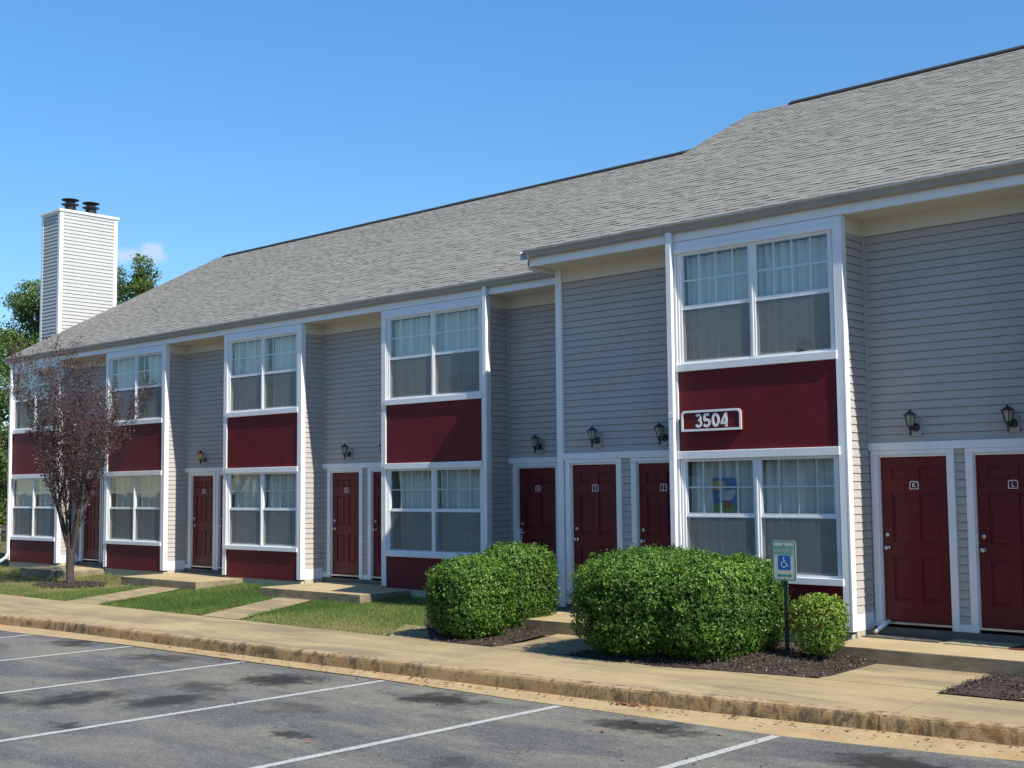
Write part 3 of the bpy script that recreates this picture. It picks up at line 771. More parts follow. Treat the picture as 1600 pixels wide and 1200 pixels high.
for k, (bi, up, lab, gaps) in enumerate(spec):
    x0, x1, yf = BAYS[bi]; z0, z1 = ((.50, 2.03) if not up else (3.33, 4.86))
    curtain(x0 + .12, x1 - .12, z0, z1, yf, lab, gaps, 100 + k)
# goose picture hanging in the lower window
r = empty('window_picture', (-9.37, YB + .10, 1.55), 'bright picture of a white goose under a yellow sun, hanging in the window', 'picture')
s = MB(); yy = YB + .105; X0, X1, Z0, Z1 = -9.555, -9.205, 1.345, 1.80
s.box(X0, X1, yy, yy + .006, Z0, Z1, 0)
def blob(cx, cz, rx, rz, m, d, n=18, a0=0, a1=360):
    s.face([(cx + rx * math.cos(R(a0 + (a1 - a0) * k / n)), yy - d, cz + rz * math.sin(R(a0 + (a1 - a0) * k / n))) for k in range(n + (0 if a1 - a0 == 360 else 1))], m)
s.face([(X0, yy - .001, Z0), (X1, yy - .001, Z0), (X1, yy - .001, Z0 + .09), ((X0 + X1) / 2, yy - .001, Z0 + .14), (X0, yy - .001, Z0 + .11)], 2)
blob(X0 + .10, Z1 - .10, .105, .075, 1, .001)
blob(X0 + .20, Z0 + .22, .12, .07, 3, .002); blob(X0 + .13, Z0 + .30, .035, .075, 3, .0025); blob(X0 + .12, Z0 + .37, .04, .033, 3, .003)
s.face([(X0 + .05, yy - .0032, Z0 + .365), (X0 + .09, yy - .0032, Z0 + .38), (X0 + .09, yy - .0032, Z0 + .355)], 1)
blob(X0 + .30, Z0 + .27, .05, .035, 3, .0025)
for q in (.17, .23):
    s.box(X0 + q, X0 + q + .035, yy - .004, yy - .001, Z0 + .08, Z0 + .155, 4); s.box(X0 + q - .02, X0 + q + .035, yy - .004, yy - .001, Z0 + .065, Z0 + .09, 4)
s.build('picture_sheet', ['poster_blue', 'poster_yellow', 'poster_green', 'poster_white', 'poster_red'], r)
# table lamp standing inside the upper window
r = empty('table_lamp', (-8.13, YB + .13, 3.37), 'small lamp with a dark cone shade inside the upper window above the 3504 sign', 'lamp')
s = MB(); s.lathe([(.14, .0), (.045, .16)], (-8.13, YB + .28 - .14, 3.40), 20); s.build('lamp_shade', 'lamp_shade_dark', r, True)
s = MB(); s.lathe([(.05, -.06), (.05, -.04), (.012, -.03), (.012, .02)], (-8.13, YB + .14, 3.40), 12); s.build('lamp_base', 'lamp_bronze', r, True)

# ------------------------------------------------------------------ ground works
KX = [-140, -40, -30, -21, -19.2, -14.2, -11.7, -9.66, -8.3, -5.9, -4.2, 0, 8]
KY = [-6.3, -6.1, -5.98, -5.80, -5.65, -5.55, -5.45, -5.37, -5.33, -5.06, -4.89, -4.5, -3.9]
AX = [-140, -40, -30, -20, -16.85, -13.8, -11.4, -9.3, -7.6, -6.15, -5.4, -4, 0, 8]
AY = [-6.75, -6.6, -6.4, -6.15, -5.9, -5.83, -5.75, -5.77, -5.72, -5.70, -5.60, -5.35, -4.95, -4.3]
def yk(x): return float(np.interp(x, KX, KY))
def ya(x): return float(np.interp(x, AX, AY))
ZS = -.335; ZK = -.375; ZP = -.53; ZASP = -.55
def yi(x): return float(np.interp(x, [-140, -12.5, -11.2, -8.6, -6.8, -5.4, -3, 8], [-4.03, -4.06, -4.02, -4.10, -3.80, -3.72, -3.6, -3.2]))
def gz(x, y):
    f = min(1, max(0, (y + 1.3) / 1.2)); z = -.335 + .065 * f
    if x < -34: z -= min(1, (-34 - x) / 25) * .25
    return z
def sheet(name, xs, ylo, yhi, zf, mat, ny=6, **kw):
    s = MB(); V = []
    for x in xs:
        for j in range(ny + 1):
            y = ylo(x) + (yhi(x) - ylo(x)) * j / ny; V.append((x, y, zf(x, y)))
    F = []
    for i in range(len(xs) - 1):
        for j in range(ny): a = i * (ny + 1) + j; F.append((a, a + ny + 1, a + ny + 2, a + 1))
    o = mesh_np(name, np.array(V), np.array(F), np.full(len(F), .5), mat, None, True)
    return tag(o, kind='structure')
# wide ground to the horizon
s = MB(); s.face([(-900, -900, -.72), (900, -900, -.72), (900, 900, -.72), (-900, 900, -.72)]); tag(s.build('ground', 'lawn'), kind='structure')
xs = list(np.arange(-120, -34, 4)) + list(np.arange(-34, 10, .5))
sheet('lawn', xs, lambda x: -4.12, lambda x: .4 if x > -32.9 else 60, lambda x, y: gz(x, y) - .018, 'lawn', 16)
sheet('sidewalk', xs, lambda x: yk(x) + .10, yi, lambda x, y: (ZS + .010) + (ZK - .004 - ZS - .010) * max(0, min(1, (yi(x) - y) / max(.1, yi(x) - yk(x) - .14))), 'sidewalk', 6)
# kerb with rounded nose, cut in lengths with joints
s = MB(); joints = [-30, -26.9, -23.8, -20.6, -16.83, -14.04, -11.0, -8.08, -5.46, -2.4, .6, 4, 8]
prof = [(.155, ZK - .002), (.05, ZK - .0), (.022, ZK - .012), (.006, ZK - .035), (0, ZK - .07), (-.012, ZP - .03)]
K = [-120, -90, -60] + list(np.arange(-40, -30, 3)) + joints
for a, b in zip(K[:-1], K[1:]):
    xa, xb = a + .006, b - .006; seg = max(1, int((xb - xa) / .5)); xx = np.linspace(xa, xb, seg + 1)
    for i in range(seg):
        for k in range(len(prof) - 1):
            p, q = prof[k], prof[k + 1]
            s.face([(xx[i], yk(xx[i]) + p[0], p[1]), (xx[i], yk(xx[i]) + q[0], q[1]), (xx[i + 1], yk(xx[i + 1]) + q[0], q[1]), (xx[i + 1], yk(xx[i + 1]) + p[0], p[1])])
    for x in (xa, xb): s.face([(x, yk(x) + p[0], p[1]) for p in prof] + [(x, yk(x) + .155, ZP - .03)])
tag(s.build('kerb', 'kerb'), kind='structure')
sheet('gutter_pan', xs, lambda x: ya(x), lambda x: yk(x) + .02, lambda x, y: ZP - .018 * (yk(x) - y) / .4, 'gutter_pan', 3)
sheet('parking_lot', xs + [20], lambda x: -30, lambda x: ya(x) + .01, lambda x, y: ZASP - .004, 'asphalt', 8)
for i, x in enumerate((-3.45, -6.10, -8.62, -11.33, -14.0, -16.68, -19.3, -21.9, -24.5)):
    y1 = ya(x) - .03; s = MB(); n = 40; w = .05
    ws = [w * (1 + .10 * random.uniform(-1, 1)) for _ in range(n + 1)]
    for k in range(n):
        yA, yB = y1 - 5.4 * k / n, y1 - 5.4 * (k + 1) / n
        s.face([(x - ws[k], yA, ZASP + .001), (x - ws[k + 1], yB, ZASP + .001), (x + ws[k + 1], yB, ZASP + .001), (x + ws[k], yA, ZASP + .001)])
    tag(s.build('parking_line', 'road_paint'), kind='structure')
# paths from walk to porches
def poly_sheet(name, pts, z, mat, dz=.004):
    s = MB(); s.face([(x, y, gz(x, y) + dz + z) for x, y in pts]); return tag(s.build(name, mat), kind='structure')
def path(name, L0, R0, L1, R1, mat='sidewalk', n=10, bend=0):
    V = []; F = []
    for i in range(n + 1):
        f = i / n; b = bend * math.sin(f * math.pi)
        for P0, P1 in ((L0, L1), (R0, R1)):
            x = P0[0] + (P1[0] - P0[0]) * f + b; y = P0[1] + (P1[1] - P0[1]) * f; V.append((x, y, gz(x, y) + .012))
    for i in range(n): F.append((2 * i, 2 * i + 1, 2 * i + 3, 2 * i + 2))
    return tag(mesh_np(name, np.array(V), np.array(F), np.full(n, .5), mat), kind='structure')
path('path', (-22.15, yi(-22) - .01), (-20.95, yi(-21) - .01), (-24.1, -.85), (-23.1, -.8))
path('path', (-17.75, -4.02), (-16.75, -4.02), (-19.6, -1.1), (-18.6, -1.05))
tag(poly_sheet('path', [(-13.15, -4.08), (-12.2, -4.08), (-13.3, -2.9), (-14.1, -2.9)], 0, 'sidewalk', .012))
path('path', (-11.25, -4.02), (-10.0, -4.02), (-11.55, -2.35), (-10.3, -2.35), bend=.12)
path('path', (-6.75, yi(-6.75) - .01), (-5.42, yi(-5.42) - .01), (-6.78, -2.35), (-5.45, -2.35))
# porch slabs
def slab(x0, x1, y0, y1, zt=-.155):
    s = MB(); n = 12
    def e(x, y): return y
    xs_ = np.linspace(x0, x1, n + 1)
    poly = [(x, e(x, y0)) for x in xs_] + [(x1, y1), (x0, y1)]
    s.prism_z(poly, zt - .3, zt); return tag(s.build('porch_slab', 'porch', bevel=.012), kind='structure')
slab(-30.2, -27.95, -1.0, YWA - .03); slab(-25.2, -22.3, -1.15, YWA - .03) ; slab(-20.1, -17.15, -1.18, YWA - .03)
for q in bpy.data.objects:
    pass
slab(-15.0, -12.70, -.6, YWA - .03); slab(-12.42, -9.9, -2.42, YWB - .03); slab(-7.40, -2.6, -2.42, YWB - .03); slab(-2.45, .3, -1.95, YWB - .03)

# mulch beds
def bed(name, pts, z):
    c = np.mean(pts, axis=0); s = MB(); n = len(pts)
    for k in range(n):
        a, b = pts[k], pts[(k + 1) % n]
        for j in range(4):
            f0, f1 = j / 4, (j + 1) / 4
            q = [(a, f0), (b, f0), (b, f1), (a, f1)]
            s.face([(c[0] + (p[0] - c[0]) * (1 - f), c[1] + (p[1] - c[1]) * (1 - f), gz(*p) + .015 + z * (1 - (1 - f) ** 2)) for p, f in q])
    return tag(s.build(name, 'mulch_bed'), kind='structure')
BEDS = [([(-9.95, -4.03), (-8.6, -4.12), (-6.8, -3.80), (-6.72, -3.6), (-6.78, -2.40), (-7.5, -2.35), (-7.5, -1.56), (-10.1, -1.56), (-10.2, -2.6)], .10),
        ([(-12.75, -3.7), (-12.35, -4.06), (-11.35, -4.0), (-11.2, -3.9), (-11.6, -2.5), (-12.4, -2.4), (-12.55, -.9), (-14.3, -.7), (-14.2, -2.4)], .05),
        ([(-5.40, -3.9), (-3.0, -3.75), (-2.5, -3.6), (-2.5, -2.40), (-5.45, -2.40), (-5.43, -3.2)], .04),
        ([(-27.1, -1.9), (-26.6, -2.5), (-25.8, -2.55), (-25.2, -2.2), (-25.1, -1.6), (-25.7, -1.2), (-26.6, -1.25)], .04)]
for p, z in BEDS: bed('mulch_bed', p, z)
def inside(pts, x, y):
    r = np.zeros(len(x), bool); n = len(pts)
    for k in range(n):
        (x1, y1), (x2, y2) = pts[k], pts[(k + 1) % n]
        c = ((y1 > y) != (y2 > y)) & (x < (x2 - x1) * (y - y1) / (y2 - y1 + 1e-12) + x1); r ^= c
    return r
def quads(P, U, W, tone):
    n = len(P); V = np.empty((n, 4, 3)); V[:, 0] = P - U; V[:, 1] = P - W; V[:, 2] = P + U; V[:, 3] = P + W
    return V.reshape(-1, 3), np.arange(4 * n).reshape(n, 4), tone
def rand_unit(n):
    v = rng.normal(size=(n, 3)); return v / np.linalg.norm(v, axis=1)[:, None]
def gzv(x, y):
    f = np.clip((y + 1.3) / 1.2, 0, 1); return -.335 + .065 * f - np.where(x < -34, np.minimum(1, (-34 - x) / 25) * .25, 0)
allV, allF, allT, nb = [], [], [], 0
for (pts, zc), cnt in zip(BEDS, (9000, 6500, 3500, 1600)):
    a = np.array(pts); c = a.mean(0)
    x = rng.uniform(a[:, 0].min() - .05, a[:, 0].max() + .05, cnt * 2); y = rng.uniform(a[:, 1].min() - .05, a[:, 1].max() + .05, cnt * 2)
    k = inside([(c[0] + (px - c[0]) * 1.02, c[1] + (py - c[1]) * 1.02) for px, py in pts], x, y); x, y = x[k][:cnt], y[k][:cnt]
    rr = np.clip(1 - np.hypot((x - c[0]) / (np.ptp(a[:, 0]) / 2), (y - c[1]) / (np.ptp(a[:, 1]) / 2)), 0, 1)
    z = gzv(x, y) + .018 + zc * (1 - (1 - rr) ** 2) + rng.uniform(0, .014, len(x))
    P = np.stack([x, y, z], 1); an = rng.uniform(0, 6.28, len(x)); l = rng.uniform(.006, .022, len(x))
    U = np.stack([np.cos(an) * l, np.sin(an) * l, rng.normal(0, .006, len(x))], 1)
    W = np.stack([-np.sin(an) * l * .35, np.cos(an) * l * .35, rng.normal(0, .006, len(x))], 1)
    V, F, T = quads(P, U, W, rng.beta(1.4, 2.6, len(x)))
    allV.append(V); allF.append(F + nb); allT.append(T); nb += len(V)
tag(mesh_np('bark_mulch', np.concatenate(allV), np.concatenate(allF), np.concatenate(allT), 'mulch_chip'), 'loose dark bark chips scattered over the shrub beds', 'mulch', kind='stuff')

# grass
def grass(cnt, x0, x1, y0, y1, excl, h0, dry):
    x = rng.uniform(x0, x1, cnt); y = rng.uniform(y0, y1, cnt); ok = np.ones(cnt, bool)
    for e in excl: ok &= ~inside(e, x, y)
    x, y = x[ok], y[ok]; n = len(x)
    pat = np.sin(x * 1.7 + 1.3 * np.sin(y * 1.1)) * np.sin(y * 1.9 + x * .6) * .5 + np.sin(x * 5.1 + y * 3.3) * .22
    tn = np.clip(.34 + .20 * pat + dry(x, y) + rng.normal(0, .14, n), 0, 1)
    keep = rng.uniform(0, 1, n) > np.clip((tn - .62) * 2.6, 0, .92); x, y, tn = x[keep], y[keep], tn[keep]; n = len(x)
    z = gzv(x, y); h = h0 * rng.uniform(.5, 1.25, n) * (1 - .45 * np.clip(tn - .5, 0, .5)); a = rng.uniform(0, 6.28, n); w = rng.uniform(.003, .006, n)
    lean = rng.normal(0, .35, (n, 2)) * h[:, None]
    V = np.empty((n, 3, 3)); dx, dy = np.cos(a) * w, np.sin(a) * w
    V[:, 0] = np.stack([x - dx, y - dy, z], 1); V[:, 1] = np.stack([x + dx, y + dy, z], 1); V[:, 2] = np.stack([x + lean[:, 0], y + lean[:, 1], z + h], 1)
    return V.reshape(-1, 3), np.arange(3 * n).reshape(n, 3), tn
P1 = [(-22.2, -4.3), (-20.9, -4.3), (-23.0, -.5), (-24.2, -.5)]; P2 = [(-17.8, -4.3), (-16.7, -4.3), (-18.55, -.8), (-19.65, -.8)]
SL1 = [(-25.2, -1.17), (-22.3, -1.17), (-22.3, 1), (-25.2, 1)]; SL2 = [(-20.1, -1.2), (-17.15, -1.2), (-17.15, 1), (-20.1, 1)]
BD2 = BEDS[1][0]; BD3 = BEDS[3][0]; SL0 = [(-30.2, -1.02), (-27.95, -1.02), (-27.95, 1), (-30.2, 1)]
parts = [grass(52000, -24.0, -17.0, -4.03, -.02, [P1, P2, SL1, SL2], .060, lambda x, y: np.where(x < -21.5, .12, -.10) + .45 * np.clip((-3.5 - y), 0, 1) * (np.sin(x * 3) > 0)),
         grass(52000, -19.0, -12.6, -4.03, -.02, [P2, BD2, SL2], .045, lambda x, y: .22 + .30 * np.clip((-2.6 - y), 0, 1)),
         grass(52000, -34.5, -22.0, -4.03, -.02, [P1, SL1, SL0, BD3], .050, lambda x, y: .48 + .16 * np.sin(x * 2.2) * np.sin(y * 2)),
         grass(9000, -48.0, -33.0, -4.0, 4, [], .08, lambda x, y: .10 + 0 * x)]
o0 = 0; Vs, Fs, Ts = [], [], []
for V, F, T in parts: Vs.append(V); Fs.append(F + o0); Ts.append(T); o0 += len(V)
tag(mesh_np('grass', np.concatenate(Vs), np.concatenate(Fs), np.concatenate(Ts), 'grass_blade'), 'short patchy grass between the walk and the building', 'grass', kind='stuff')

# fallen leaves near kerb and on asphalt
n = 520; x = np.concatenate([rng.uniform(-16, -2.5, n - 70), rng.normal(-8.05, .10, 70)]); off = np.concatenate([np.abs(rng.normal(0, .5, n - 70)) * np.where(rng.uniform(size=n - 70) < .6, .35, 4.0), np.abs(rng.normal(0, .05, 70))])
y = np.array([yk(q) for q in x]) - .03 - off
z = np.where(y < np.array([ya(q) for q in x]), ZASP + .004, ZP + .004) + rng.uniform(0, .006, n)
a = rng.uniform(0, 6.28, n); l = rng.uniform(.010, .034, n) ; cu = rng.normal(0, .004, n)
U = np.stack([np.cos(a) * l, np.sin(a) * l, cu], 1); W = np.stack([-np.sin(a) * l * .5, np.cos(a) * l * .5, -cu + .002], 1)
V, F, T = quads(np.stack([x, y, z + .004], 1), U, W, rng.uniform(0, 1, n))
tag(mesh_np('fallen_leaves', V, F, T, 'dead_leaf'), 'dry brown leaf litter along the kerb and on the asphalt', 'leaves', kind='stuff')

# ------------------------------------------------------------------ shrubs
def vnoise(P, sc, seed):
    q = P * sc + seed
    return (np.sin(q[:, 0] * 1.9 + 1.3 * np.sin(q[:, 1] * 1.3 + q[:, 2])) + np.sin(q[:, 1] * 2.3 + 1.1 * np.sin(q[:, 2] * 1.7)) + np.sin(q[:, 2] * 2.1 + 1.2 * np.sin(q[:, 0] * 1.5 + seed))) / 3
def sshape(D, p=3.2):
    k = (np.abs(D[:, 0]) ** p + np.abs(D[:, 1]) ** p + np.abs(D[:, 2]) ** p) ** (-1 / p); return k
def shrub(name, c, rad, label, mat, cnt, leaf, seed, group=None, p=3.0, skirt=.22, openn=.080):
    """clipped shrub: c = ground centre, rad = half sizes"""
    cx, cy, cz0 = c; rx, ry, rz = rad
    r = empty(name, c, label, 'shrub', group)
    D = rand_unit(cnt); D[:, 2] = np.where(D[:, 2] < -.9, -D[:, 2], D[:, 2])
    k = sshape(D, p); rv = np.array([rx, ry, rz])
    lump = 1 + .045 * vnoise(D * rv, 5.5, seed) + .050 * vnoise(D * rv, 13, seed + 3) + .075 * vnoise(D * rv, 34, seed + 7)
    dep = 1 - np.abs(rng.normal(0, openn, cnt)); dep = np.where(rng.uniform(size=cnt) < .05, 1 + rng.uniform(0, .06, cnt), dep)
    P = D * k[:, None] * rv * (lump * dep)[:, None]
    # taper inwards at the foot
    f = np.clip((P[:, 2] + rz) / (2 * rz) / .32, 0, 1); tp = 1 - skirt * (1 - f) ** 2
    P[:, 0] *= tp; P[:, 1] *= tp
    P = P + np.array([cx, cy, cz0 + rz * 1.0 + .02])
    ok = P[:, 2] > cz0 + .03; P, D, dep = P[ok], D[ok], dep[ok]; n = len(P)
    nd = D * rv[::1] ** -1; nd /= np.linalg.norm(nd, axis=1)[:, None]
    nn = nd + rng.normal(0, .65, (n, 3)); nn /= np.linalg.norm(nn, axis=1)[:, None]
    a = np.cross(nn, rand_unit(n)); a /= np.linalg.norm(a, axis=1)[:, None]; b = np.cross(nn, a)
    l = leaf * rng.uniform(.6, 1.25, n)
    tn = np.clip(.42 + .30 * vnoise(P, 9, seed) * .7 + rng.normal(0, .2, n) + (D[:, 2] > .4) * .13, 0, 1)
    V, F, T = quads(P, a * l[:, None], b * (l * .55)[:, None], tn)
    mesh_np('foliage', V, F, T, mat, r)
    # twigs and dark inner mass
    s = MB(); rr = random.Random(seed)
    for q in range(14):
        an = rr.uniform(0, 6.28); e = rr.uniform(.2, .7)
        s.tube([(cx + .05 * math.cos(an), cy + .05 * math.sin(an), cz0 - .03), (cx + rx * e * .5 * math.cos(an), cy + ry * e * .5 * math.sin(an), cz0 + rz * .8), (cx + rx * e * math.cos(an + .2), cy + ry * e * math.sin(an + .2), cz0 + rz * 1.5)], [.014, .010, .005], 5)
    s.build('stem', 'bark', r)
    return r
def inner_leaves(r, c, rad, cnt, leaf, seed, mat):
    """second, deeper layer of leaves so the shrub is dense"""
    cx, cy, cz0 = c; rv = np.array(rad); D = rand_unit(cnt); k = sshape(D, 3)
    P = D * k[:, None] * rv * rng.uniform(.70, .90, cnt)[:, None]
    f = np.clip((P[:, 2] + rv[2]) / (2 * rv[2]) / .32, 0, 1); tp = 1 - .3 * (1 - f) ** 2; P[:, 0] *= tp; P[:, 1] *= tp
    P += np.array([cx, cy, cz0 + rv[2] + .02]); P = P[P[:, 2] > cz0 + .04]; n = len(P)
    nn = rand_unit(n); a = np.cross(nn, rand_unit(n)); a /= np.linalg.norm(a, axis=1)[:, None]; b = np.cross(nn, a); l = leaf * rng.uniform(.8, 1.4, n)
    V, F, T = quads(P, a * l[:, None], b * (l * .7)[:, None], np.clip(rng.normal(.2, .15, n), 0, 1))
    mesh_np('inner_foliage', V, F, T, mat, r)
G = 'clipped box shrubs in front of the doors'
for (c, rad, lab, mat, cnt, leaf, seed, p) in (
    ((-12.12, -3.50, -.34), (.50, .53, .535), 'clipped rounded green shrub at the edge of the walk, nearest the lawn', 'hedge_leaf', 42000, .0165, 3, 3.6),
    ((-12.45, -2.25, -.33), (.43, .58, .585), 'clipped green shrub tucked behind the rounded one by the lawn, against door G', 'hedge_leaf', 40000, .0165, 9, 4.2),
    ((-9.22, -3.27, -.345), (.74, .93, .615), 'left one of the two big merged green shrubs in front of doors I and J', 'hedge_leaf', 80000, .0165, 21, 4.2),
    ((-8.38, -3.18, -.34), (.60, .88, .58), 'right one of the two big merged green shrubs, behind the parking sign', 'hedge_leaf', 66000, .0165, 33, 3.8)):
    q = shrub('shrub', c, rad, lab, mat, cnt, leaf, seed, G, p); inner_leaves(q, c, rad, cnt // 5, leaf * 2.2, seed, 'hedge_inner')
q = shrub('shrub', (-7.22, -2.88, -.24), (.29, .27, .335), 'small light green shrub right of the parking sign', 'shrub_leaf', 5200, .020, 51, None, 4.2, .60, .16)

# parking sign
px, py, pz = -7.58, -3.0, -.22
r = empty('parking_sign', (px, py, pz), 'small reserved parking sign with blue wheelchair symbol on a thin dark post', 'sign')
s = MB(); s.box(px - .016, px + .016, py + .006, py + .012, pz, 1.05); s.box(px - .022, px - .014, py + .006, py + .026, pz, 1.05); s.box(px + .014, px + .022, py + .006, py + .026, pz, 1.05); s.build('post', 'post_green', r)
X0, X1, Z0, Z1 = px - .153, px + .153, .605, 1.062
s = MB(); s.prism(rrect(X0, X1, Z0, Z1, .035), py, py + .003); pl = s.build('plate', 'sign_white', r)
s = MB(); ring_prism(s, rrect(X0 + .006, X1 - .006, Z0 + .006, Z1 - .006, .031), rrect(X0 + .018, X1 - .018, Z0 + .018, Z1 - .018, .022), py - .0015, py, 0)
text_mesh(s, 'RESERVED', .062, (px, py - .001, Z1 - .083), 0, .002, .0012, sx=.86); text_mesh(s, 'PARKING', .062, (px, py - .001, Z1 - .140), 0, .002, .0012, sx=.86)
zc = Z0 + .062; s.prism([(px - .10, zc), (px - .065, zc - .026), (px - .065, zc - .010), (px + .065, zc - .010), (px + .065, zc - .026), (px + .10, zc), (px + .065, zc + .026), (px + .065, zc + .010), (px - .065, zc + .010), (px - .065, zc + .026)], py - .0015, py)
s.build('green_print', 'sign_green', pl)
s = MB(); bz = Z0 + .205; s.prism(rrect(px - .08, px + .08, bz - .08, bz + .08, .008), py - .0015, py, 0)
def arc(cx, cz, r_, a0, a1, w, m, n=16):
    for k in range(n):
        a, b = R(a0 + (a1 - a0) * k / n), R(a0 + (a1 - a0) * (k + 1) / n)
        s.face([(cx + (r_ - w) * math.cos(a), py - .003, cz + (r_ - w) * math.sin(a)), (cx + (r_ + w) * math.cos(a), py - .003, cz + (r_ + w) * math.sin(a)), (cx + (r_ + w) * math.cos(b), py - .003, cz + (r_ + w) * math.sin(b)), (cx + (r_ - w) * math.cos(b), py - .003, cz + (r_ - w) * math.sin(b))], m)
def bar(p, q, w, m):
    d = Vector((q[0] - p[0], 0, q[1] - p[1])).normalized(); n_ = Vector((-d.z, 0, d.x)) * w
    s.face([(p[0] + n_.x, py - .0031, p[1] + n_.z), (q[0] + n_.x, py - .0031, q[1] + n_.z), (q[0] - n_.x, py - .0031, q[1] - n_.z), (p[0] - n_.x, py - .0031, p[1] - n_.z)], m)
arc(px - .006, bz - .018, .034, 120, 375, .0045, 1); arc(px - .008, bz + .056, .004, 0, 360, .005, 1, 10)
bar((px - .008, bz + .046), (px - .006, bz - .004), .005, 1); bar((px - .008, bz + .022), (px + .018, bz + .020), .004, 1)
bar((px - .008, bz - .002), (px + .022, bz - .004), .0045, 1); bar((px + .020, bz - .002), (px + .036, bz - .038), .0045, 1); bar((px + .034, bz - .037), (px + .050, bz - .030), .0045, 1)
s.build('wheelchair_symbol', ['sign_blue', 'sign_symbol'], pl)
for bz_ in (Z1 - .042, Z0 + .024):
    s = MB(); s.lathe([(.008, 0), (.008, .004), (.003, .006)], (px, py - .001, bz_), 10, 0, Matrix.Rotation(R(90), 4, 'X')); s.build('bolt', 'rust_bolt', r)

# doormats and small things on the porch
def mat_obj(x0, x1, y0, y1, mats, label):
    s = MB(); z = -.153; n = 10; xs_ = np.linspace(x0, x1, n + 1)
    for i in range(n):
        za, zb = z + .006 * math.sin(i * 1.3) ** 2 + .006, z + .006 * math.sin((i + 1) * 1.3) ** 2 + .006
        mi = 0 if len(mats) == 1 else (0 if i < 4 else 1 if i < 5 else 2)
        s.face([(xs_[i], y0, za), (xs_[i + 1], y0, zb), (xs_[i + 1], y1, zb), (xs_[i], y1, za)], mi)
        s.face([(xs_[i], y0, z), (xs_[i + 1], y0, z), (xs_[i + 1], y0, zb), (xs_[i], y0, za)], mi)
    s.face([(x0, y0, z), (x0, y0, z + .01), (x0, y1, z + .01), (x0, y1, z)], 0)
    return tag(s.build('doormat', mats), label, 'doormat')
mat_obj(-7.42, -6.45, -1.52, -1.08, ['mat_dark'], 'worn dark grey doormat lying in front of door K')
mat_obj(-6.38, -5.62, -1.56, -1.10, ['mat_tan'], 'flat tan doormat between door K and the dark red mat')
mat_obj(-5.60, -4.75, -1.60, -1.10, ['mat_red'], 'dark red doormat lying in front of door L')
r = empty('white_tube', (-7.38, -1.2, -.14), 'short white tube with a rusty end leaning on the threshold of door K', 'tube')
s = MB(); s.tube([(-7.36, -1.27, -.115), (-7.285, -1.045, .005)], [.026, .026], 12); s.build('tube_body', 'white_trim', r, True)
s = MB(); s.tube([(-7.368, -1.295, -.128), (-7.36, -1.271, -.1155)], [.027, .027], 12); s.build('rusty_end', 'pipe_rust', r, True)
s = MB(); s.box(-14.95 + .015, -14.95 + .06, YWA - .06, YWA + .025, .70, .98); tag(s.build('rolled_flyer', 'number_white', bevel=.006), 'white rolled flyer tucked beside the knob of door G', 'flyer')

# ------------------------------------------------------------------ trees
def branch_tree(base, label, height, spread, seed):
    rr = random.Random(seed); bx, by, bz = base
    r = empty('purple_leaf_tree', base, label, 'tree')
    s = MB(); tips = []
    fork = .62
    s.tube([(bx, by, bz - .05), (bx, by, bz + .06), (bx - .02, by, bz + .35), (bx + .0, by, bz + fork + .12)], [.12, .095, .085, .095], 10)
    def grow(p, d, ln, rad, lev):
        n = 5; pts = [Vector(p)]; cur = Vector(p); dd = Vector(d).normalized()
        for i in range(n):
            dd = (dd + Vector((rr.gauss(0, .07), rr.gauss(0, .07), .05 if lev > 0 else .10))).normalized()
            cur = cur + dd * ln / n; pts.append(cur.copy())
        rads = [max(.0022, rad * (1 - .75 * i / n)) for i in range(n + 1)]
        s.tube(pts, rads, 6 if lev < 2 else 4)
        if lev >= 1: tips.extend([(pts[i], lev) for i in range(1, n + 1)])
        if lev < 4:
            k = (5, 5, 4, 3)[lev]
            for q in range(k):
                f = rr.uniform(.25, 1.0); i = min(n - 1, int(f * n)); p0 = pts[i].lerp(pts[i + 1], f * n - i if f < 1 else 1)
                az = rr.uniform(0, 6.28); sp = rr.uniform(.30, .62)
                nd = (dd + Vector((math.cos(az), math.sin(az), -.05)) * sp).normalized()
                if p0.z + ln * .35 > bz + height: continue
                grow(p0, nd, ln * rr.uniform(.38, .62), rads[i] * .6, lev + 1)
    N_ = 9
    for i in range(N_):
        az = 2 * math.pi * i / N_ + rr.uniform(-.2, .2); lean = rr.uniform(.12, .72)
        st = Vector((bx + .03 * math.cos(az), by + .03 * math.sin(az), bz + fork + rr.uniform(-.08, .15)))
        grow(st, (math.cos(az) * lean, math.sin(az) * lean, 1), rr.uniform(2.0, 2.9) * height / 5.0 * (1 - .12 * lean), .040, 0)
    s.build('trunk', 'bark_plum', r)
    T = np.array([tuple(p) for p, l in tips]); n = 27000
    vk = np.floor(T / .3).astype(int); _, inv, cn = np.unique(vk, axis=0, return_inverse=True, return_counts=True); w = 1 / cn[inv.ravel()] ** .9; w /= w.sum()
    idx = rng.choice(len(T), n, p=w)
    # fewer leaves near the bare top
    P = T[idx] + rng.normal(0, .055, (n, 3))
    f = (P[:, 2] - bz) / height; keep = rng.uniform(size=n) < np.where(f > .80, .45, np.where(f > .62, .7, np.where(f < .16, .3, 1.0))) ; P = P[keep]; n = len(P)
    P = P[P[:, 2] < bz + height * 1.06 - rng.exponential(.22, len(P))]
    rad_ = np.hypot(P[:, 0] - bx, P[:, 1] - by); P = P[(rad_ < spread)]; n = len(P)
    nn = rand_unit(n); a = np.cross(nn, rand_unit(n)); a /= np.linalg.norm(a, axis=1)[:, None]; b = np.cross(nn, a); l = rng.uniform(.014, .032, n)
    V, F, TT = quads(P, a * l[:, None], b * (l * .55)[:, None], rng.beta(2, 2.6, n))
    mesh_np('crown', V, F, TT, 'plum_leaf', r)
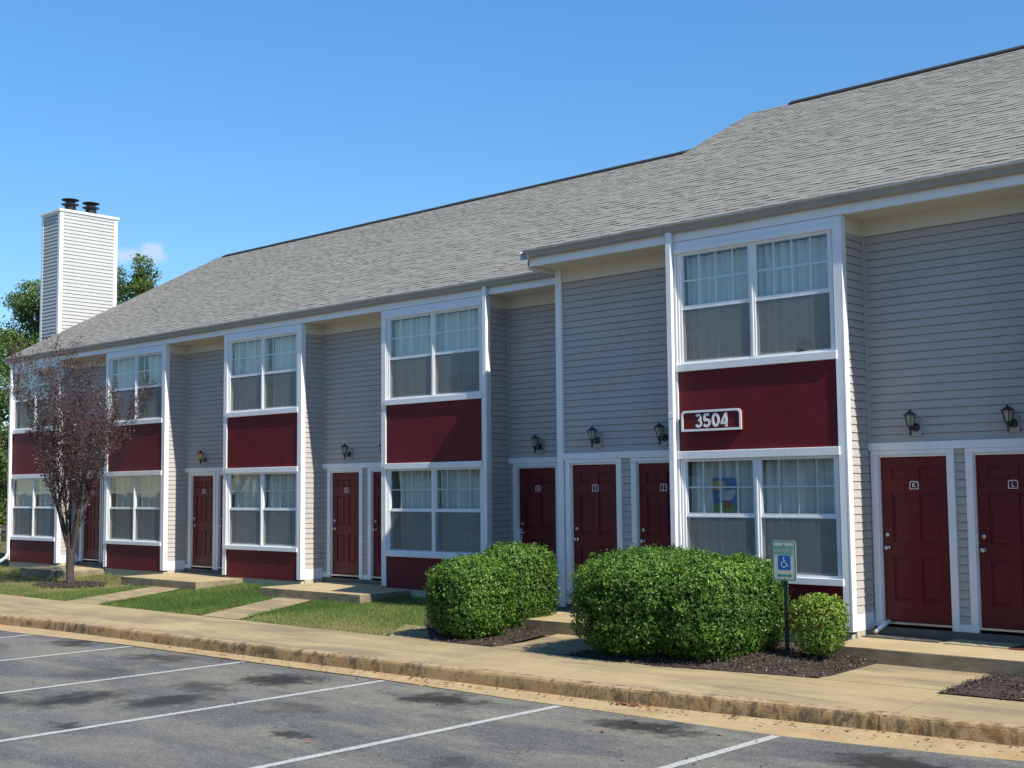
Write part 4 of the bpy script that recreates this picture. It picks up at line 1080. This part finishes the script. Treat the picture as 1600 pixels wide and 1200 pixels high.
branch_tree((-26.12, -1.85, -.30), 'small purple-leaved tree standing on the lawn in front of the left windows', 5.35, 2.0, 5)

def bigtree(x, y, z0, h, cr, label, seed, cnt=16000, leaf=.13, conic=.0, name='tree'):
    rr = random.Random(seed); r = empty(name, (x, y, z0), label, 'tree', 'leafy trees behind the building')
    s = MB(); cen = []
    s.tube([(x, y, z0 - .2), (x + .1, y, z0 + h * .35), (x, y + .1, z0 + h * .7), (x, y, z0 + h * .93)], [h * .026, h * .020, h * .012, h * .003], 8)
    for i in range(46):
        f = rr.uniform(.16, .97); az = rr.uniform(0, 6.28)
        prof = math.sin(min(1, f * 1.15) * math.pi * .86) ** .7 if conic < .5 else (1 - f) ** .75 * 1.15
        L_ = cr * prof * rr.uniform(.55, 1.08); p0 = Vector((x, y, z0 + h * max(.12, f - .10)))
        p1 = Vector((x + L_ * math.cos(az), y + L_ * math.sin(az), z0 + h * f)); mid = p0.lerp(p1, .5) + Vector((0, 0, -.15))
        s.tube([p0, mid, p1], [h * .007, h * .005, h * .002], 5); cen.append((p1, cr * rr.uniform(.16, .34))); cen.append((mid.lerp(p1, .3), cr * rr.uniform(.14, .26)))
    cen.append((Vector((x, y, z0 + h)), cr * .13)); cen.append((Vector((x + .2, y, z0 + h * .93)), cr * .2))
    s.build('trunk', 'bark_far', r)
    C_ = np.array([tuple(c) for c, q in cen]); Rr = np.array([q for c, q in cen])
    w = Rr ** 2; w /= w.sum(); idx = rng.choice(len(C_), cnt, p=w)
    D = rand_unit(cnt); rd = rng.uniform(.35, 1.08, cnt) ** .6
    P = C_[idx] + D * (Rr[idx] * rd)[:, None] * np.array([1, 1, .75]) + rng.normal(0, .05, (cnt, 3))
    nn = D + rng.normal(0, .6, (cnt, 3)); nn /= np.linalg.norm(nn, axis=1)[:, None]
    a = np.cross(nn, rand_unit(cnt)); a /= np.linalg.norm(a, axis=1)[:, None]; b = np.cross(nn, a); l = leaf * rng.uniform(.5, 1.2, cnt)
    tn = np.clip(rng.normal(.45, .16, cnt) + (rng.uniform(-.18, .18, len(C_)))[idx], 0, 1)
    V, F, T = quads(P, a * l[:, None], b * (l * .6)[:, None], tn)
    mesh_np('crown', V, F, T, 'tree_leaf', r)
bigtree(-63.2, 16.0, -.7, 13.4, 3.2, 'tall tree with a pointed top, close left of the chimney', 1, 36000, .075, 0, 'tree')
bigtree(-60.3, 20.0, -.7, 14.9, 2.5, 'tree with two pointed tips right of the chimney, behind the roof', 2, 36000, .075, 0, 'tree')
bigtree(-66.0, 14.3, -.7, 11.6, 3.6, 'lower rounded tree at the left edge of the view', 4, 30000, .08)
bigtree(-57.0, 10.9, -.7, 7.6, 3.0, 'low dark leafy tree beside the left corner of the building', 6, 24000, .08)
bigtree(-72.0, 13.6, -.7, 9.5, 3.6, 'far dark tree at the very left edge, behind the others', 8, 12000, .12)

# small far things at the left edge
r = empty('rail_fence', (-50, 8, -.6), 'low wooden rail fence beyond the lawn at the left edge', 'fence')
for k in range(9):
    s = MB(); s.box(-58 + k * 2.4 - .05, -58 + k * 2.4 + .05, 7.0 + .0 * k, 7.1, -.7, .45); s.build('post', 'fence_wood', r)
for z in (.02, .32):
    s = MB(); s.box(-58.2, -38.6, 6.96, 6.995, z, z + .1); s.build('rail', 'fence_wood', r)

# building across the lot, seen only in the window reflections
opp = empty('apartment_building', (-22, -34, -.55), 'facing apartment building across the lot, seen only as a reflection in the windows', 'building')
s = MB(); Yo = -34.0
for k in range(9):
    xo = -62 + k * 5.0 * 1.6
    siding_y_ = None
s.box(-70, 16, Yo - 10, Yo - .6, -.55, 5.1); s.build('wall', 'grey_siding', opp)
s = MB()
for k in range(17):
    xo = -69 + k * 5.0
    s.box(xo, xo + 2.6, Yo - .6, Yo, -.3, 5.1, 0)
s.build('bay_wall', 'red_panel', opp)
s = MB()
for k in range(17):
    xo = -69 + k * 5.0
    for xx in (xo - .02, xo + 2.5): s.box(xx, xx + .12, Yo, Yo + .03, -.3, 5.1)
    for zz in (.45, 2.05, 3.26, 4.9): s.box(xo + .1, xo + 2.5, Yo, Yo + .04, zz, zz + .11)
    s.box(xo + 2.65, xo + 4.95, Yo - .598, Yo - .56, 2.1, 2.22)
    for dx in (2.75, 3.68, 3.95, 4.85): s.box(xo + dx, xo + dx + .1, Yo - .598, Yo - .56, -.2, 2.1)
s.box(-70, 16, Yo, Yo + .06, 5.1, 5.3); s.build('trim', 'white_trim', opp)
s = MB()
for k in range(17):
    xo = -69 + k * 5.0
    for za, zb in ((.56, 2.05), (3.37, 4.9)): s.box(xo + .2, xo + 1.2, Yo, Yo + .02, za, zb); s.box(xo + 1.3, xo + 2.4, Yo, Yo + .02, za, zb)
s.build('window', 'curtain', opp)
s = MB(); s.face([(-70.3, Yo + .15, 5.3), (-70.3, Yo - 6, 8.8), (16.3, Yo - 6, 8.8), (16.3, Yo + .15, 5.3)]); s.face([(-70.3, Yo - 12, 5.3), (-70.3, Yo - 6, 8.8), (16.3, Yo - 6, 8.8), (16.3, Yo - 12, 5.3)]); s.build('roof', 'shingle', opp)

# ------------------------------------------------------------------ light, sky, camera
SUN = Vector((1.0, -.135, 1.0)).normalized()
ld = bpy.data.lights.new('sun', 'SUN'); ld.energy = 5.0; ld.angle = R(.53); ld.color = (1, .94, .83)
lo = bpy.data.objects.new('sun', ld); COL.objects.link(lo); lo.rotation_euler = (-SUN).to_track_quat('-Z', 'Y').to_euler(); lo.location = (20, -10, 30)
t = world.node_tree; t.nodes.clear()
sky = N(t, 'ShaderNodeTexSky'); sky.sky_type = 'NISHITA'; sky.sun_disc = False
sky.sun_elevation = math.asin(SUN.z); sky.sun_rotation = math.atan2(SUN.x, SUN.y)
sky.air_density = 1.0; sky.dust_density = .1; sky.ozone_density = 3.0; sky.altitude = 0
tc = N(t, 'ShaderNodeTexCoord')
bg = N(t, 'ShaderNodeBackground'); bg.inputs[1].default_value = .14
# one small wisp of cloud low over the roof, fixed in the sky by direction
CLOUD = Vector(CLOUD_DIR) if 'CLOUD_DIR' in globals() else Vector((-.86, .46, .16))
f = 1969.1; yaw = .7441; pitch = .0821; roll = -.0096
cy, sy, cp, sp = math.cos(yaw), math.sin(yaw), math.cos(pitch), math.sin(pitch)
fw = Vector((-sy * cp, cy * cp, sp)); rt = Vector((cy, sy, 0)); up = rt.cross(fw); cr, sr = math.cos(roll), math.sin(roll)
rt, up = rt * cr + up * sr, up * cr - rt * sr
def cloud_blob(px_, py_, wx, wz):
    d = (fw * f + rt * (px_ - 800) - up * (py_ - 600)).normalized()
    s1 = N(t, 'ShaderNodeVectorMath'); s1.operation = 'SUBTRACT'; L(t, tc.outputs['Generated'], s1.inputs[0]); s1.inputs[1].default_value = tuple(d)
    m1 = N(t, 'ShaderNodeVectorMath'); m1.operation = 'MULTIPLY'; L(t, s1.outputs[0], m1.inputs[0]); m1.inputs[1].default_value = (1 / wx, 1 / wx, 1 / wz)
    ln = N(t, 'ShaderNodeVectorMath'); ln.operation = 'LENGTH'; L(t, m1.outputs[0], ln.inputs[0]); return ln.outputs['Value']
nz = N(t, 'ShaderNodeTexNoise'); nz.inputs['Scale'].default_value = 90; nz.inputs['Detail'].default_value = 6; L(t, tc.outputs['Generated'], nz.inputs['Vector'])
d1 = cloud_blob(205, 400, .028, .0070); d2 = cloud_blob(236, 391, .010, .0075)
dm = math_(t, 'MINIMUM', d1, d2); dm = math_(t, 'ADD', dm, math_(t, 'MULTIPLY', math_(t, 'SUBTRACT', nz.outputs['Fac'], .5), 1.6))
mr = N(t, 'ShaderNodeMapRange'); mr.interpolation_type = 'SMOOTHSTEP'; mr.inputs['From Min'].default_value = 1.15; mr.inputs['From Max'].default_value = .3; mr.inputs['To Max'].default_value = .5
L(t, dm, mr.inputs['Value'])
hs = N(t, 'ShaderNodeHueSaturation'); hs.inputs['Saturation'].default_value = 1.22; L(t, sky.outputs[0], hs.inputs['Color'])
tint = mixc(t, 1.0, hs.outputs[0], (.86, .96, .99), 'MULTIPLY')
sz = N(t, 'ShaderNodeSeparateXYZ'); L(t, tc.outputs['Generated'], sz.inputs[0])
hz = N(t, 'ShaderNodeMapRange'); hz.inputs['From Min'].default_value = 0; hz.inputs['From Max'].default_value = .42; hz.inputs['To Min'].default_value = .62; hz.inputs['To Max'].default_value = 1.0; L(t, sz.outputs[2], hz.inputs['Value'])
hv = N(t, 'ShaderNodeVectorMath'); hv.operation = 'SCALE'; L(t, tint, hv.inputs[0]); L(t, hz.outputs[0], hv.inputs['Scale']); tint = hv.outputs[0]
cc = mixc(t, mr.outputs[0], tint, (4.0, 3.95, 4.2))
L(t, cc, bg.inputs[0]); wo = N(t, 'ShaderNodeOutputWorld'); L(t, bg.outputs[0], wo.inputs[0])

cam = bpy.data.cameras.new('camera'); co = bpy.data.objects.new('camera', cam); COL.objects.link(co)
cam.sensor_fit = 'HORIZONTAL'; cam.sensor_width = 36; cam.lens = 36 * f / 1600; cam.clip_end = 3000; cam.clip_start = .1
M_ = Matrix(((rt.x, up.x, -fw.x, 0), (rt.y, up.y, -fw.y, -15.8126), (rt.z, up.z, -fw.z, 1.4227 + .2735), (0, 0, 0, 1)))
co.matrix_world = M_; scene.camera = co
scene.view_settings.view_transform = 'Standard'; scene.view_settings.look = 'None'; scene.view_settings.gamma = 1; scene.view_settings.exposure = .55
scene.cycles.max_bounces = 8; scene.cycles.transparent_max_bounces = 16; scene.cycles.use_denoising = True
for o in list(bpy.data.objects):
    if 'wloc' in o.keys(): del o['wloc']
